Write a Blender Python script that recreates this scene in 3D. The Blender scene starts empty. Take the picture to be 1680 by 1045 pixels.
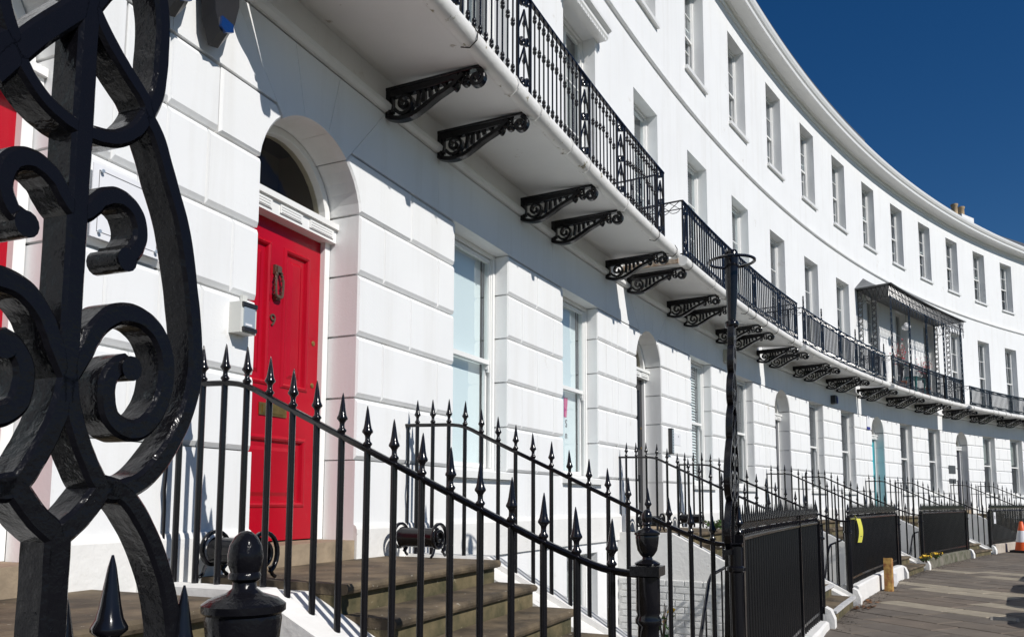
import bpy, bmesh, math, random
from mathutils import Matrix, Vector, Euler
from mathutils.noise import noise as pnoise
random.seed(7)
rad = math.radians; cos = math.cos; sin = math.sin; PI = math.pi
scene = bpy.context.scene
COL = scene.collection

# ------------------------------------------------------------------ camera, sky, sun
R0, CX, TH0, U = 62.802, 59.7252, 2.8837, 2.4     # crescent radius, camera from its centre, angle of bay 0, bay width
EYE = 1.42                                         # eye height above the pavement
def uv(s):
    a = TH0 - s / R0
    return cos(a), sin(a)
def W(s, o, z):
    c, n = uv(s); r = R0 - o
    return Vector((r*c + CX, r*n, z + EYE))
def FR(s, o=0.0, z=0.0, rz=0.0):
    c, n = uv(s)
    m = Matrix(((n, c, 0, 0), (-c, n, 0, 0), (0, 0, 1, 0), (0, 0, 0, 1)))
    m = m @ Matrix.Rotation(rz, 4, 'Z')
    m.translation = W(s, o, z)
    return m

pitch, roll, yaw = 0.0995, 0.0031, 1.9256
fw = Vector((cos(pitch)*cos(yaw), cos(pitch)*sin(yaw), sin(pitch)))
r0 = Vector((sin(yaw), -cos(yaw), 0)); u0 = r0.cross(fw)
rr = r0*cos(roll) + u0*sin(roll); uu = -r0*sin(roll) + u0*cos(roll)
cd = bpy.data.cameras.new('camera'); cam = bpy.data.objects.new('camera', cd); COL.objects.link(cam)
cam.matrix_world = Matrix(((rr.x, uu.x, -fw.x, 0), (rr.y, uu.y, -fw.y, 0), (rr.z, uu.z, -fw.z, EYE), (0, 0, 0, 1)))
cd.sensor_width = 36; cd.lens = 1279.5/1680*36; cd.shift_y = 170.9/1680
cd.clip_start = 0.05; cd.clip_end = 5000
scene.camera = cam

c_, n_ = uv(-2.4*U)
az_off = rad(16); elev = rad(37.5)
nst = Vector((-c_, -n_, 0)); tst = Vector((n_, -c_, 0))
hs = nst*cos(az_off) - tst*sin(az_off)
sunv = (hs*cos(elev) + Vector((0, 0, sin(elev)))).normalized()
SUN, SKY = 4.4, 0.052
sl = bpy.data.lights.new('sun', 'SUN'); so = bpy.data.objects.new('sun', sl); COL.objects.link(so)
sl.energy = SUN; sl.angle = rad(0.5); sl.color = (1.0, 0.962, 0.912)
so.rotation_euler = sunv.to_track_quat('Z', 'Y').to_euler()
world = bpy.data.worlds.new('World'); scene.world = world; world.use_nodes = True
wn = world.node_tree; wn.nodes.clear()
sk = wn.nodes.new('ShaderNodeTexSky'); sk.sky_type = 'NISHITA'; sk.sun_disc = False
sk.sun_elevation = elev; sk.sun_rotation = math.atan2(hs.x, hs.y)
sk.air_density = 1.0; sk.dust_density = 0.0; sk.ozone_density = 3.0; sk.altitude = 500
bg = wn.nodes.new('ShaderNodeBackground'); bg.inputs[1].default_value = SKY
wo = wn.nodes.new('ShaderNodeOutputWorld')
hsv = wn.nodes.new('ShaderNodeHueSaturation'); hsv.inputs['Saturation'].default_value = 1.34; hsv.inputs['Value'].default_value = 1.18; hsv.inputs['Hue'].default_value = .507
wn.links.new(sk.outputs[0], hsv.inputs['Color']); wn.links.new(hsv.outputs[0], bg.inputs[0]); wn.links.new(bg.outputs[0], wo.inputs[0])
scene.view_settings.view_transform = 'Standard'; scene.view_settings.look = 'None'
scene.view_settings.exposure = 0.0; scene.view_settings.gamma = 1.0
scene.view_settings.use_curve_mapping = False
scene.render.engine = 'CYCLES'
scene.cycles.max_bounces = 8; scene.cycles.diffuse_bounces = 4; scene.cycles.transparent_max_bounces = 12

# ------------------------------------------------------------------ materials
def mat(name, col, rough=0.6, var=0.0, vscale=3.0, bump=0.0, bscale=40.0, metal=0.0, coat=0.0, col2=None, detail=6, spec=0.5, spots=None):
    m = bpy.data.materials.new(name); m.use_nodes = True; nt = m.node_tree; N = nt.nodes; L = nt.links
    b = N['Principled BSDF']
    b.inputs['Roughness'].default_value = rough; b.inputs['Metallic'].default_value = metal
    b.inputs['Coat Weight'].default_value = coat; b.inputs['Coat Roughness'].default_value = 0.08
    b.inputs['Specular IOR Level'].default_value = spec
    b.inputs['Base Color'].default_value = (*col, 1)
    tc = N.new('ShaderNodeNewGeometry')
    def noi(sc, det, rgh=0.55):
        n = N.new('ShaderNodeTexNoise'); n.inputs['Scale'].default_value = sc; n.inputs['Detail'].default_value = det
        n.inputs['Roughness'].default_value = rgh; L.new(tc.outputs['Position'], n.inputs['Vector']); return n
    out = None
    if var > 0 or col2:
        n = noi(vscale, detail)
        rp = N.new('ShaderNodeValToRGB')
        a = col2 if col2 else tuple(c*(1-var) for c in col)
        rp.color_ramp.elements[0].position = 0.36; rp.color_ramp.elements[1].position = 0.66
        rp.color_ramp.elements[0].color = (*a, 1); rp.color_ramp.elements[1].color = (*col, 1)
        L.new(n.outputs[0], rp.inputs[0]); out = rp.outputs[0]
    if spots:
        scol, ssc, th, wd = spots
        n2 = noi(ssc, 5, 0.7); r2 = N.new('ShaderNodeValToRGB')
        r2.color_ramp.elements[0].position = th; r2.color_ramp.elements[1].position = th+wd
        L.new(n2.outputs[0], r2.inputs[0])
        mx = N.new('ShaderNodeMixRGB'); L.new(r2.outputs[0], mx.inputs[0])
        if out: L.new(out, mx.inputs[1])
        else: mx.inputs[1].default_value = (*col, 1)
        mx.inputs[2].default_value = (*scol, 1); out = mx.outputs[0]
    if out: L.new(out, b.inputs['Base Color'])
    if bump > 0:
        n = noi(bscale, 4); bp = N.new('ShaderNodeBump'); bp.inputs['Strength'].default_value = bump
        bp.inputs['Distance'].default_value = 0.01
        L.new(n.outputs[0], bp.inputs['Height']); L.new(bp.outputs[0], b.inputs['Normal'])
    return m
M = {}
M['white'] = mat('white stucco paint', (.82, .825, .82), .55, var=.035, vscale=1.3, bump=.10, bscale=55, spots=((.62,.60,.55), 2.2, .66, .10))
def streaks(m, amt=.10):
    nt = m.node_tree; N = nt.nodes; L = nt.links; b = N['Principled BSDF']
    src = b.inputs['Base Color'].links[0].from_socket
    g = N.new('ShaderNodeNewGeometry'); mp = N.new('ShaderNodeMapping'); mp.inputs['Scale'].default_value = (3.5, 3.5, .28)
    n = N.new('ShaderNodeTexNoise'); n.inputs['Scale'].default_value = 1.6; n.inputs['Detail'].default_value = 5; n.inputs['Roughness'].default_value = .65
    r = N.new('ShaderNodeValToRGB'); r.color_ramp.elements[0].position = .50; r.color_ramp.elements[1].position = .72
    x = N.new('ShaderNodeMixRGB'); x.blend_type = 'MULTIPLY'; x.inputs[2].default_value = (1-amt, 1-amt*1.12, 1-amt*1.35, 1)
    L.new(g.outputs['Position'], mp.inputs['Vector']); L.new(mp.outputs[0], n.inputs['Vector']); L.new(n.outputs[0], r.inputs[0])
    L.new(r.outputs[0], x.inputs[0]); L.new(src, x.inputs[1]); L.new(x.outputs[0], b.inputs['Base Color'])
streaks(M['white'], .06)
M['rough'] = mat('white roughcast', (.80, .80, .79), .7, var=.05, vscale=6, bump=.5, bscale=180)
M['trim'] = mat('white gloss paint', (.80, .80, .78), .28, var=.03, vscale=4, bump=.03, bscale=60)
M['soffit'] = mat('balcony white paint', (.76, .755, .735), .6, var=.05, vscale=2, bump=.1, bscale=50, spots=((.30, .25, .18), 3.3, .67, .07))
M['edge'] = mat('weathered white edge', (.76, .75, .72), .55, var=.08, vscale=5, bump=.35, bscale=30, spots=((.22, .19, .10), 7.0, .62, .05))
M['iron'] = mat('black gloss iron paint', (.006, .006, .008), .16, bump=.05, bscale=45, spec=.4)
M['bars'] = mat('black bar paint', (.010, .010, .011), .22, spec=.5)
M['cast'] = mat('thick black cast iron paint', (.006, .006, .008), .18, bump=.32, bscale=38, spec=.17)
M['red'] = mat('red gloss door paint', (.42, .003, .016), .24, var=.16, vscale=2.2, bump=.05, bscale=30, spec=.28)
M['turq'] = mat('turquoise door paint', (.02, .38, .45), .3, var=.05)
M['blackdoor'] = mat('black door paint', (.015, .015, .017), .25)
M['greydoor'] = mat('dark grey door paint', (.05, .05, .06), .3)
M['brass'] = mat('worn brass', (.45, .30, .10), .35, metal=.9, var=.3, vscale=20)
M['pewter'] = mat('tarnished knocker metal', (.16, .11, .08), .4, metal=.6, bump=.3, bscale=120)
M['stone'] = mat('brown worn sandstone', (.175, .132, .080), .85, col2=(.058, .044, .028), vscale=4.2, bump=.9, bscale=24, spots=((.50, .46, .38), 26, .665, .02))
streaks(M['stone'], .25)
M['sandstep'] = mat('sandy door step', (.36, .28, .19), .85, var=.35, vscale=6, bump=.5, bscale=30)
M['moss'] = mat('mossy riser stone', (.16, .125, .065), .9, col2=(.060, .055, .025), vscale=6, bump=.7, bscale=30, spots=((.34, .30, .20), 22, .67, .03))
M['nosing'] = mat('painted step edge', (.60, .60, .60), .6, var=.25, vscale=8, bump=.3)
M['slab'] = [mat('paving slab %s' % t, c, .85, col2=c2, vscale=3.0, bump=.35, bscale=60, spots=(sp, 17, .68, .02))
             for t, c, c2, sp in (('brown', (.158, .130, .102), (.112, .092, .072), (.30, .27, .23)), ('grey', (.150, .126, .102), (.108, .090, .073), (.27, .25, .22)),
                              ('warm', (.168, .134, .104), (.120, .096, .074), (.32, .28, .24)), ('dull', (.144, .121, .098), (.104, .087, .071), (.25, .23, .2)), ('light', (.174, .146, .116), (.126, .104, .083), (.32, .30, .26)))]
M['paleslab'] = mat('pale concrete slab', (.33, .285, .215), .8, var=.25, vscale=5, bump=.2)
M['joint'] = mat('dirt joint', (.034, .028, .021), .95, var=.4, vscale=20)
M['road'] = mat('asphalt', (.115, .105, .095), .9, var=.25, vscale=2, bump=.5, bscale=120)
M['grass'] = mat('lawn', (.075, .095, .030), .95, col2=(.06, .07, .026), vscale=1.2, bump=.5, bscale=30)
M['field'] = mat('open ground', (.10, .10, .07), .95, var=.3, vscale=.05)
M['kerb'] = mat('kerb stone', (.26, .24, .21), .8, var=.2, vscale=4, bump=.3)
M['oldkerb'] = mat('mossy kerb stone', (.20, .18, .145), .9, col2=(.07, .075, .04), vscale=4, bump=.5, bscale=25)
M['pinkkerb'] = mat('buff stone plinth', (.48, .42, .35), .85, var=.2, vscale=4, bump=.4, bscale=25)
M['plinth'] = mat('chipped white plinth', (.78, .77, .74), .7, var=.08, vscale=3, bump=.5, bscale=22, spots=((.25, .20, .15), 7, .67, .05))
M['brickw'] = mat('white painted brick', (.70, .70, .68), .7, var=.15, vscale=5, bump=.5, bscale=40)
M['slate'] = mat('grey slate', (.11, .115, .12), .6, var=.4, vscale=7, bump=.3)
M['lead'] = mat('grey lead sheet', (.13, .135, .14), .5, var=.2, vscale=3)
M['clay'] = mat('buff clay', (.46, .34, .20), .8, var=.2, vscale=8)
M['terra'] = mat('terracotta', (.34, .12, .05), .8, var=.2, vscale=8)
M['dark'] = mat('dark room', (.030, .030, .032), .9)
M['room'] = mat('room wall', (.16, .15, .14), .9)
M['hallwall'] = mat('hall wall', (.30, .27, .23), .9)
M['blind'] = mat('white roller blind', (.84, .87, .88), .8)
M['curtain'] = mat('pale curtain', (.30, .30, .28), .9, var=.3, vscale=9)
M['greycurt'] = mat('grey curtain', (.10, .10, .105), .9, var=.4, vscale=9)
M['plastic'] = mat('pale grey plastic', (.62, .62, .58), .4)
M['steel'] = mat('brushed steel', (.50, .56, .60), .3, metal=.5)
M['darkpl'] = mat('dark plastic', (.02, .02, .022), .35)
M['beige'] = mat('beige plastic', (.50, .48, .38), .5)
M['bluelens'] = mat('blue lens', (.003, .03, .13), .3, spec=.2)
M['bluepl'] = mat('blue sign', (.06, .15, .55), .4)
M['navy'] = mat('navy print', (.03, .03, .22), .4)
M['signw'] = mat('white sign board', (.78, .78, .80), .25)
M['pink'] = mat('pink vinyl', (.70, .06, .22), .5)
M['greyink'] = mat('grey lettering', (.10, .09, .10), .6)
M['redink'] = mat('dark red lettering', (.30, .03, .08), .6)
M['yellow'] = mat('yellow paper', (.75, .72, .10), .7)
M['orange'] = mat('orange cone plastic', (.72, .10, .015), .45)
M['rubber'] = mat('black rubber', (.02, .02, .02), .8)
M['wood'] = mat('rusty ochre post', (.55, .36, .10), .8, col2=(.24, .08, .03), vscale=9, bump=.5, bscale=30)
M['leaf'] = mat('green leaves', (.05, .11, .02), .6)
M['flowy'] = mat('yellow petals', (.80, .50, .02), .6)
M['flowr'] = mat('red petals', (.50, .02, .05), .6)
M['twig'] = mat('twig', (.10, .06, .04), .8)
M['dryleaf'] = mat('dry leaves', (.22, .10, .04), .8, var=.4, vscale=20)
M['teal'] = mat('teal paint', (.02, .22, .20), .4)
M['bag'] = mat('white plastic bag', (.62, .62, .62), .5)
M['carp'] = mat('grey car paint', (.05, .055, .065), .3, metal=.5, coat=.8)
M['carglass'] = mat('car glass', (.01, .012, .014), .05)
M['tyre'] = mat('tyre', (.015, .015, .015), .8)
def glassmat(name, tint, refl=1.0):
    m = bpy.data.materials.new(name); m.use_nodes = True; nt = m.node_tree; N = nt.nodes; L = nt.links
    for n in list(N):
        if n.type != 'OUTPUT_MATERIAL': N.remove(n)
    out = [n for n in N if n.type == 'OUTPUT_MATERIAL'][0]
    t = N.new('ShaderNodeBsdfTransparent'); t.inputs[0].default_value = (*tint, 1)
    g = N.new('ShaderNodeBsdfGlossy'); g.inputs['Roughness'].default_value = .015; g.inputs[0].default_value = (.95, .97, 1, 1)
    f = N.new('ShaderNodeFresnel'); f.inputs[0].default_value = 1.52
    mm = N.new('ShaderNodeMath'); mm.operation = 'MULTIPLY'; mm.inputs[1].default_value = 1.8*refl; mm.use_clamp = True
    gn = N.new('ShaderNodeNewGeometry'); no = N.new('ShaderNodeTexNoise'); no.inputs['Scale'].default_value = 2.5; no.inputs['Detail'].default_value = 1
    bp = N.new('ShaderNodeBump'); bp.inputs['Strength'].default_value = .12; bp.inputs['Distance'].default_value = .02
    L.new(gn.outputs['Position'], no.inputs['Vector']); L.new(no.outputs[0], bp.inputs['Height']); L.new(bp.outputs[0], g.inputs['Normal'])
    mx = N.new('ShaderNodeMixShader'); L.new(f.outputs[0], mm.inputs[0])
    bf = N.new('ShaderNodeMath'); bf.operation = 'SUBTRACT'; bf.inputs[0].default_value = 1; L.new(gn.outputs['Backfacing'], bf.inputs[1])
    m3 = N.new('ShaderNodeMath'); m3.operation = 'MULTIPLY'; L.new(mm.outputs[0], m3.inputs[0]); L.new(bf.outputs[0], m3.inputs[1]); L.new(m3.outputs[0], mx.inputs[0])
    L.new(t.outputs[0], mx.inputs[1]); L.new(g.outputs[0], mx.inputs[2]); L.new(mx.outputs[0], out.inputs[0])
    return m
M['glass'] = glassmat('window glass', (.93, .96, .96))
M['glass2'] = glassmat('old fanlight glass', (.80, .78, .72), .35)

# ------------------------------------------------------------------ mesh helpers
def I3(a, b, c): return Vector((a, b, c))
SHARP = [50]
class MB:
    def __init__(self, m=I3): self.v = []; self.f = []; self.m = m
    def add(self, pts, faces):
        k = len(self.v); self.v += [self.m(*p) for p in pts]; self.f += [tuple(i+k for i in f) for f in faces]
        return self
    def box(self, a0, a1, b0, b1, c0, c1, seg=1):
        for i in range(seg):
            x0 = a0+(a1-a0)*i/seg; x1 = a0+(a1-a0)*(i+1)/seg
            F = [(0, 1, 3, 2), (4, 6, 7, 5), (0, 4, 5, 1), (2, 3, 7, 6)]
            F = [(0, 3, 2, 1), (4, 5, 6, 7), (0, 1, 5, 4), (2, 3, 7, 6)]
            P = [(x0, b0, c0), (x1, b0, c0), (x1, b1, c0), (x0, b1, c0), (x0, b0, c1), (x1, b0, c1), (x1, b1, c1), (x0, b1, c1)]
            if i == 0: F.append((0, 4, 7, 3))
            if i == seg-1: F.append((1, 2, 6, 5))
            self.add(P, F)
        return self
    def tube(self, pts, r, n=6, cap=True, rs=None):
        """round bar along a path, built after mapping"""
        P = [self.m(*p) for p in pts]; k = len(self.v)
        prev = None
        for i, p in enumerate(P):
            t = (P[min(i+1, len(P)-1)] - P[max(i-1, 0)])
            if t.length < 1e-9: t = Vector((0, 0, 1))
            t.normalize()
            if prev is None:
                a = Vector((0, 0, 1)) if abs(t.z) < .9 else Vector((1, 0, 0))
                x = t.cross(a).normalized()
            else:
                x = (prev - t*prev.dot(t)).normalized()
            prev = x; y = t.cross(x); q = rs[i] if rs else r
            for j in range(n):
                an = 2*PI*(j+.5)/n
                self.v.append(p + x*q*cos(an) + y*q*sin(an))
        for i in range(len(P)-1):
            for j in range(n):
                a = k+i*n+j; b = k+i*n+(j+1) % n
                self.f.append((a, b, b+n, a+n))
        if cap:
            self.f.append(tuple(k+j for j in range(n))[::-1]); self.f.append(tuple(k+(len(P)-1)*n+j for j in range(n)))
        return self
    def lathe(self, prof, n=10, c=(0, 0, 0), sq=False):
        k = len(self.v); off = .5 if n == 4 or sq else 0
        for r, z in prof:
            for j in range(n):
                a = 2*PI*(j+off)/n
                self.v.append(self.m(c[0]+r*cos(a), c[1]+r*sin(a), c[2]+z))
        for i in range(len(prof)-1):
            for j in range(n):
                a = k+i*n+j; b = k+i*n+(j+1) % n
                self.f.append((a, b, b+n, a+n))
        self.f.append(tuple(k+j for j in range(n))[::-1]); self.f.append(tuple(k+(len(prof)-1)*n+j for j in range(n)))
        return self
    def sweep(self, prof, a0, a1, seg, closed=True):
        """profile [(b,c)] swept along the first coordinate"""
        k = len(self.v); n = len(prof)
        for i in range(seg+1):
            a = a0+(a1-a0)*i/seg
            for b, c in prof: self.v.append(self.m(a, b, c))
        for i in range(seg):
            for j in range(n if closed else n-1):
                x = k+i*n+j; y = k+i*n+(j+1) % n
                self.f.append((x, y, y+n, x+n))
        if closed:
            self.f.append(tuple(k+j for j in range(n))[::-1]); self.f.append(tuple(k+seg*n+j for j in range(n)))
        return self
    def ribbon(self, pts, w, y0, y1, bev=.004, ws=None):
        """flat bar following a 2D path (x,z), extruded from y0 to y1; 8-sided section"""
        P = [Vector((p[0], p[1])) for p in pts]; k = len(self.v); n = 8; s = 1 if y1 > y0 else -1
        for i, p in enumerate(P):
            t = (P[min(i+1, len(P)-1)] - P[max(i-1, 0)]); t.normalize(); nn = Vector((-t.y, t.x))
            h = (ws[i] if ws else w)/2; b = min(bev, h*.45)
            for (q, y) in ((-h, y0+s*b), (-h+b, y0), (h-b, y0), (h, y0+s*b), (h, y1-s*b), (h-b, y1), (-h+b, y1), (-h, y1-s*b)):
                self.v.append(self.m(p.x+nn.x*q, y, p.y+nn.y*q))
        for i in range(len(P)-1):
            for j in range(n):
                a = k+i*n+j; b = k+i*n+(j+1) % n
                self.f.append((a, b, b+n, a+n))
        self.f.append(tuple(k+j for j in range(n))[::-1]); self.f.append(tuple(k+(len(P)-1)*n+j for j in range(n)))
        return self
    def prism(self, poly, y0, y1):
        n = len(poly)
        P = [(x, y0, z) for x, z in poly] + [(x, y1, z) for x, z in poly]
        F = [tuple(range(n)), tuple(range(2*n-1, n-1, -1))] + [(i, n+i, n+(i+1) % n, (i+1) % n) for i in range(n)]
        return self.add(P, F)
    def mesh(self, name, smooth=False, origin=None, sharp=50):
        me = bpy.data.meshes.new(name)
        vs = self.v
        if origin is not None: vs = [p-origin for p in vs]
        me.from_pydata([tuple(p) for p in vs], [], self.f)
        bm = bmesh.new(); bm.from_mesh(me); bmesh.ops.recalc_face_normals(bm, faces=bm.faces[:]); bm.to_mesh(me); bm.free()
        if smooth:
            for p in me.polygons: p.use_smooth = True
            me.set_sharp_from_angle(angle=rad(SHARP[0]))
        return me
    def center(self):
        xs = [p.x for p in self.v]; ys = [p.y for p in self.v]; zs = [p.z for p in self.v]
        return Vector(((min(xs)+max(xs))/2, (min(ys)+max(ys))/2, min(zs)))
def spline(P, n=6):
    P = [tuple(p) for p in P]; out = []
    for i in range(len(P)-1):
        a = P[max(i-1, 0)]; b = P[i]; c = P[i+1]; d = P[min(i+2, len(P)-1)]
        for j in range(n):
            t = j/n
            out.append(tuple(.5*((2*b[q])+(-a[q]+c[q])*t+(2*a[q]-5*b[q]+4*c[q]-d[q])*t*t+(-a[q]+3*b[q]-3*c[q]+d[q])*t**3) for q in range(len(b))))
    out.append(P[-1]); return out
def spiral(cx, cz, r0_, r1_, a0, a1, n=20):
    return [(cx+(r0_+(r1_-r0_)*i/n)*cos(a0+(a1-a0)*i/n), cz+(r0_+(r1_-r0_)*i/n)*sin(a0+(a1-a0)*i/n)) for i in range(n+1)]
WM = {}
def link(o, parent, world):
    WM[o] = world
    if parent is not None:
        o.parent = parent; o.matrix_basis = WM[parent].inverted() @ world
    else: o.matrix_basis = world
    COL.objects.link(o); return o
def meta(o, label=None, cat=None, group=None, kind=None):
    if label: o['label'] = label
    if cat: o['category'] = cat
    if group: o['group'] = group
    if kind: o['kind'] = kind
    return o
def thing(name, base, label, cat, group=None):
    o = bpy.data.objects.new(name, None); o.empty_display_size = .2
    link(o, None, base if isinstance(base, Matrix) else Matrix.Translation(base)); return meta(o, label, cat, group)
def put(name, me, m, parent, world):
    """object from an existing (shared) mesh"""
    o = bpy.data.objects.new(name, me)
    if m is not None and not me.materials: me.materials.append(m)
    return link(o, parent, world)
def part(name, mb, m, parent=None, smooth=False):
    """object from world-space geometry"""
    c = mb.center(); me = mb.mesh(name, smooth, c); me.materials.append(m)
    return link(bpy.data.objects.new(name, me), parent, Matrix.Translation(c))
def struct(name, mb, m):
    o = part(name, mb, m); o['kind'] = 'structure'; return o
CACHE = {}
def cached(key, fn, m, smooth=False):
    if key not in CACHE:
        mb = fn(); me = mb.mesh(key, smooth); me.materials.append(m); CACHE[key] = me
    return CACHE[key]

# ------------------------------------------------------------------ ground
def ring(name, m, o_in, o_out, z, s0=None, s1=None, n=180):
    mb = MB(W); a = s0 if s0 is not None else 0; b = s1 if s1 is not None else 2*PI*R0
    for i in range(n):
        x0 = a+(b-a)*i/n; x1 = a+(b-a)*(i+1)/n
        mb.add([(x0, o_out, z), (x1, o_out, z), (x1, o_in, z), (x0, o_in, z)], [(0, 1, 2, 3)])
    return struct(name, mb, m)
PV = -EYE
K0, K1 = -8.5, 12.5
ring('pavement', M['joint'], 2.5, 5.3, PV-.012, -60, 70)
ring('kerb', M['kerb'], 5.3, 5.5, PV-.002, -60, 70)
ring('road', M['road'], 5.5, 14.0, PV-.13, -90, 105)
mbk = MB(W); mbk.box(-60, 70, 5.49, 5.5, PV-.2, PV-.006, 90); struct('kerb_face', mbk, M['kerb'])
ring('lawn', M['grass'], 14.0, 61.0, PV-.10)
ring('ground', M['field'], -1500, -9.0, PV-.05, n=120)
ring('ground', M['field'], -9.0, 14.0, PV-.14, K1*U+40, 2*PI*R0+K0*U-40, 140)
ring('ground', M['field'], -9.0, 2.5, PV-.02, K1*U, K1*U+40.0, 20)
ring('ground', M['field'], -9.0, 2.5, PV-.02, K0*U-40, K0*U, 20)
ring('basement_floor', M['kerb'], -.3, 2.5, -3.85, K0*U, K1*U, 60)

# paving slabs: courses run along one straight direction, skew to the kerb
pa = W(.10*U, 2.58, 0); pb = W(-.33*U, 4.33, 0)
e1 = (pb-pa); e1.z = 0; e1.normalize(); e2 = Vector((-e1.y, e1.x, 0))
if e2.dot(W(5*U, 3, 0)-W(0, 3, 0)) < 0: e2 = -e2
pave_root = [o for o in COL.objects if o.name == 'pavement'][0]
def inv(p):
    x = p.x-CX; y = p.y; r = math.hypot(x, y); a = math.atan2(y, x)
    return (TH0-a)*R0, R0-r
slab_cache = {}
def slab_mesh(L, Wd, mi):
    key = (round(L, 2), round(Wd, 2), mi)
    if key in slab_cache: return slab_cache[key]
    g = .013; c = .008
    mb = MB(); x = L/2-g; y = Wd/2-g
    mb.add([(-x, -y, -c), (x, -y, -c), (x, y, -c), (-x, y, -c), (-x+c, -y+c, 0), (x-c, -y+c, 0), (x-c, y-c, 0), (-x+c, y-c, 0), (-x, -y, -.05), (x, -y, -.05), (x, y, -.05), (-x, y, -.05)],
           [(4, 5, 6, 7), (0, 1, 5, 4), (1, 2, 6, 5), (2, 3, 7, 6), (3, 0, 4, 7), (8, 9, 1, 0), (9, 10, 2, 1), (10, 11, 3, 2), (11, 8, 0, 3)])
    me = mb.mesh('paving_slab'); me.materials.append(M['paleslab'] if mi == 9 else M['slab'][mi]); slab_cache[key] = me; return me
ang = math.atan2(e1.y, e1.x)
def clipped_slab(c, s_, L, Wd, mi):
    x = L/2-.013; y = Wd/2-.013; P = [(-x, -y), (x, -y), (x, y), (-x, y)]
    a, b = uv(s_); nrm = Vector((-a, -b)); ca, sa = cos(ang), sin(ang)
    def off(q):        # distance out from the wall, taking the kerb line as straight within one slab
        w = Vector((q[0]*ca-q[1]*sa, q[0]*sa+q[1]*ca)); return inv(c)[1] + w.dot(nrm)
    for lim, sg in ((2.53, 1), (5.29, -1)):
        out = []
        for i in range(len(P)):
            p0, p1 = P[i-1], P[i]; d0 = (off(p0)-lim)*sg; d1 = (off(p1)-lim)*sg
            if (d0 < 0) != (d1 < 0): t = d0/(d0-d1); out.append((p0[0]+(p1[0]-p0[0])*t, p0[1]+(p1[1]-p0[1])*t))
            if d1 >= 0: out.append(p1)
        P = out
        if len(P) < 3: return None
    n = len(P); mb = MB(); mb.add([(q[0], q[1], 0) for q in P]+[(q[0], q[1], -.05) for q in P], [tuple(range(n))]+[(i, (i+1) % n, n+(i+1) % n, n+i) for i in range(n)])
    me = mb.mesh('paving_slab'); me.materials.append(M['paleslab'] if mi == 9 else M['slab'][mi]); return me
PALE = [((.10, 2.58), (-.33, 4.33)), ((-.30, 3.05), (-.52, 4.00)), ((-1.20, 3.0), (-1.42, 3.9)), ((-1.15, 4.45), (-1.3, 5.1)), ((1.55, 3.5), (1.2, 4.6)), ((1.05, 4.2), (.9, 5.0)), ((1.55, 2.7), (1.5, 3.0))]
def UV(k, o):
    d = W(k*U, o, 0)-pa; d.z = 0; return d.dot(e1), d.dot(e2)
PALE = [(UV(*a), UV(*b)) for a, b in PALE]
rng = random.Random(3)
v = -14.25; cnt = 0
while v < 44:
    wd = .5
    u = -16 - rng.random()*.8
    while u < 14:
        Ls = rng.choice((.6, .75, .75, .9, .9, 1.05))
        c = pa + e1*(u+Ls/2) + e2*(v+wd/2)
        s_, o_ = inv(c)
        ends = [inv(pa+e1*(u+a*Ls)+e2*(v+b*wd))[1] for a in (0, 1) for b in (0, 1)]
        if max(ends) > 2.54 and min(ends) < 5.28 and -3.4*U < s_ < 8.7*U:
            k_ = s_/U; pale = rng.random() < .015
            for (A_, B_) in PALE:
                if abs((A_[1]+B_[1])/2-.0-(v+wd/2)) < .25 and A_[0]-.25 < u+Ls/2 < B_[0]+.25: pale = True
            mi = 9 if pale else rng.randrange(len(M['slab']))
            if min(ends) > 2.53 and max(ends) < 5.29: me = slab_mesh(Ls, wd, mi)
            else: me = clipped_slab(c, s_, Ls, wd, mi)
            if me is None: u += Ls; continue
            mw = Matrix.Translation(Vector((c.x, c.y, EYE+PV+rng.uniform(-.002, .002)))) @ Matrix.Rotation(ang+rng.uniform(-.002, .002), 4, 'Z') @ Matrix.Rotation(rng.uniform(-.004, .004), 4, 'X')
            put('paving_slab', me, None, pave_root, mw); cnt += 1
        u += Ls
    v += wd
print('slabs', cnt)
ds_ = -1.72*U
drain = thing('drain_cover', W(ds_, 4.27, PV), 'small slotted grey drain grating set in the pavement', 'drain cover')
mb = MB(W); mb.box(ds_-.19, ds_+.19, 4.12, 4.42, PV-.03, PV+.004); part('surround', mb, M['kerb'], drain)
for i in range(9):
    mb = MB(W); x = ds_-.16+i*.04; mb.box(x-.011, x+.011, 4.15, 4.39, PV+.004, PV+.009); part('slot', mb, M['darkpl'], drain)

# ------------------------------------------------------------------ windows
def win_frame(w, h, t=.04, d=.10):
    mb = MB(); x = w/2
    mb.box(-x, -x+t, 0, d, 0, h); mb.box(x-t, x, 0, d, 0, h); mb.box(-x+t, x-t, 0, d, h-t, h); mb.box(-x+t, x-t, 0, d, 0, t*.8)
    mb.box(-x+t, -x+t+.02, .015, .03, t, h-t); mb.box(x-t-.02, x-t, .015, .03, t, h-t)
    return mb
def sash(w, h, cols, rows, t=.036, d=.035, bar=.017):
    mb = MB(); x = w/2
    mb.box(-x, -x+t, 0, d, 0, h); mb.box(x-t, x, 0, d, 0, h); mb.box(-x+t, x-t, 0, d, h-t, h); mb.box(-x+t, x-t, 0, d, 0, t*1.2)
    iw = w-2*t; ih = h-2.2*t
    for c in range(1, cols):
        q = -x+t+iw*c/cols; mb.box(q-bar/2, q+bar/2, .004, d-.004, t*1.2, h-t)
    for r in range(1, rows):
        q = t*1.2+ih*r/rows
        for c in range(cols):
            a = -x+t+iw*c/cols+(bar/2 if c else 0); b = -x+t+iw*(c+1)/cols-(bar/2 if c < cols-1 else 0)
            mb.box(a, b, .004, d-.004, q-bar/2, q+bar/2)
    return mb
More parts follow.
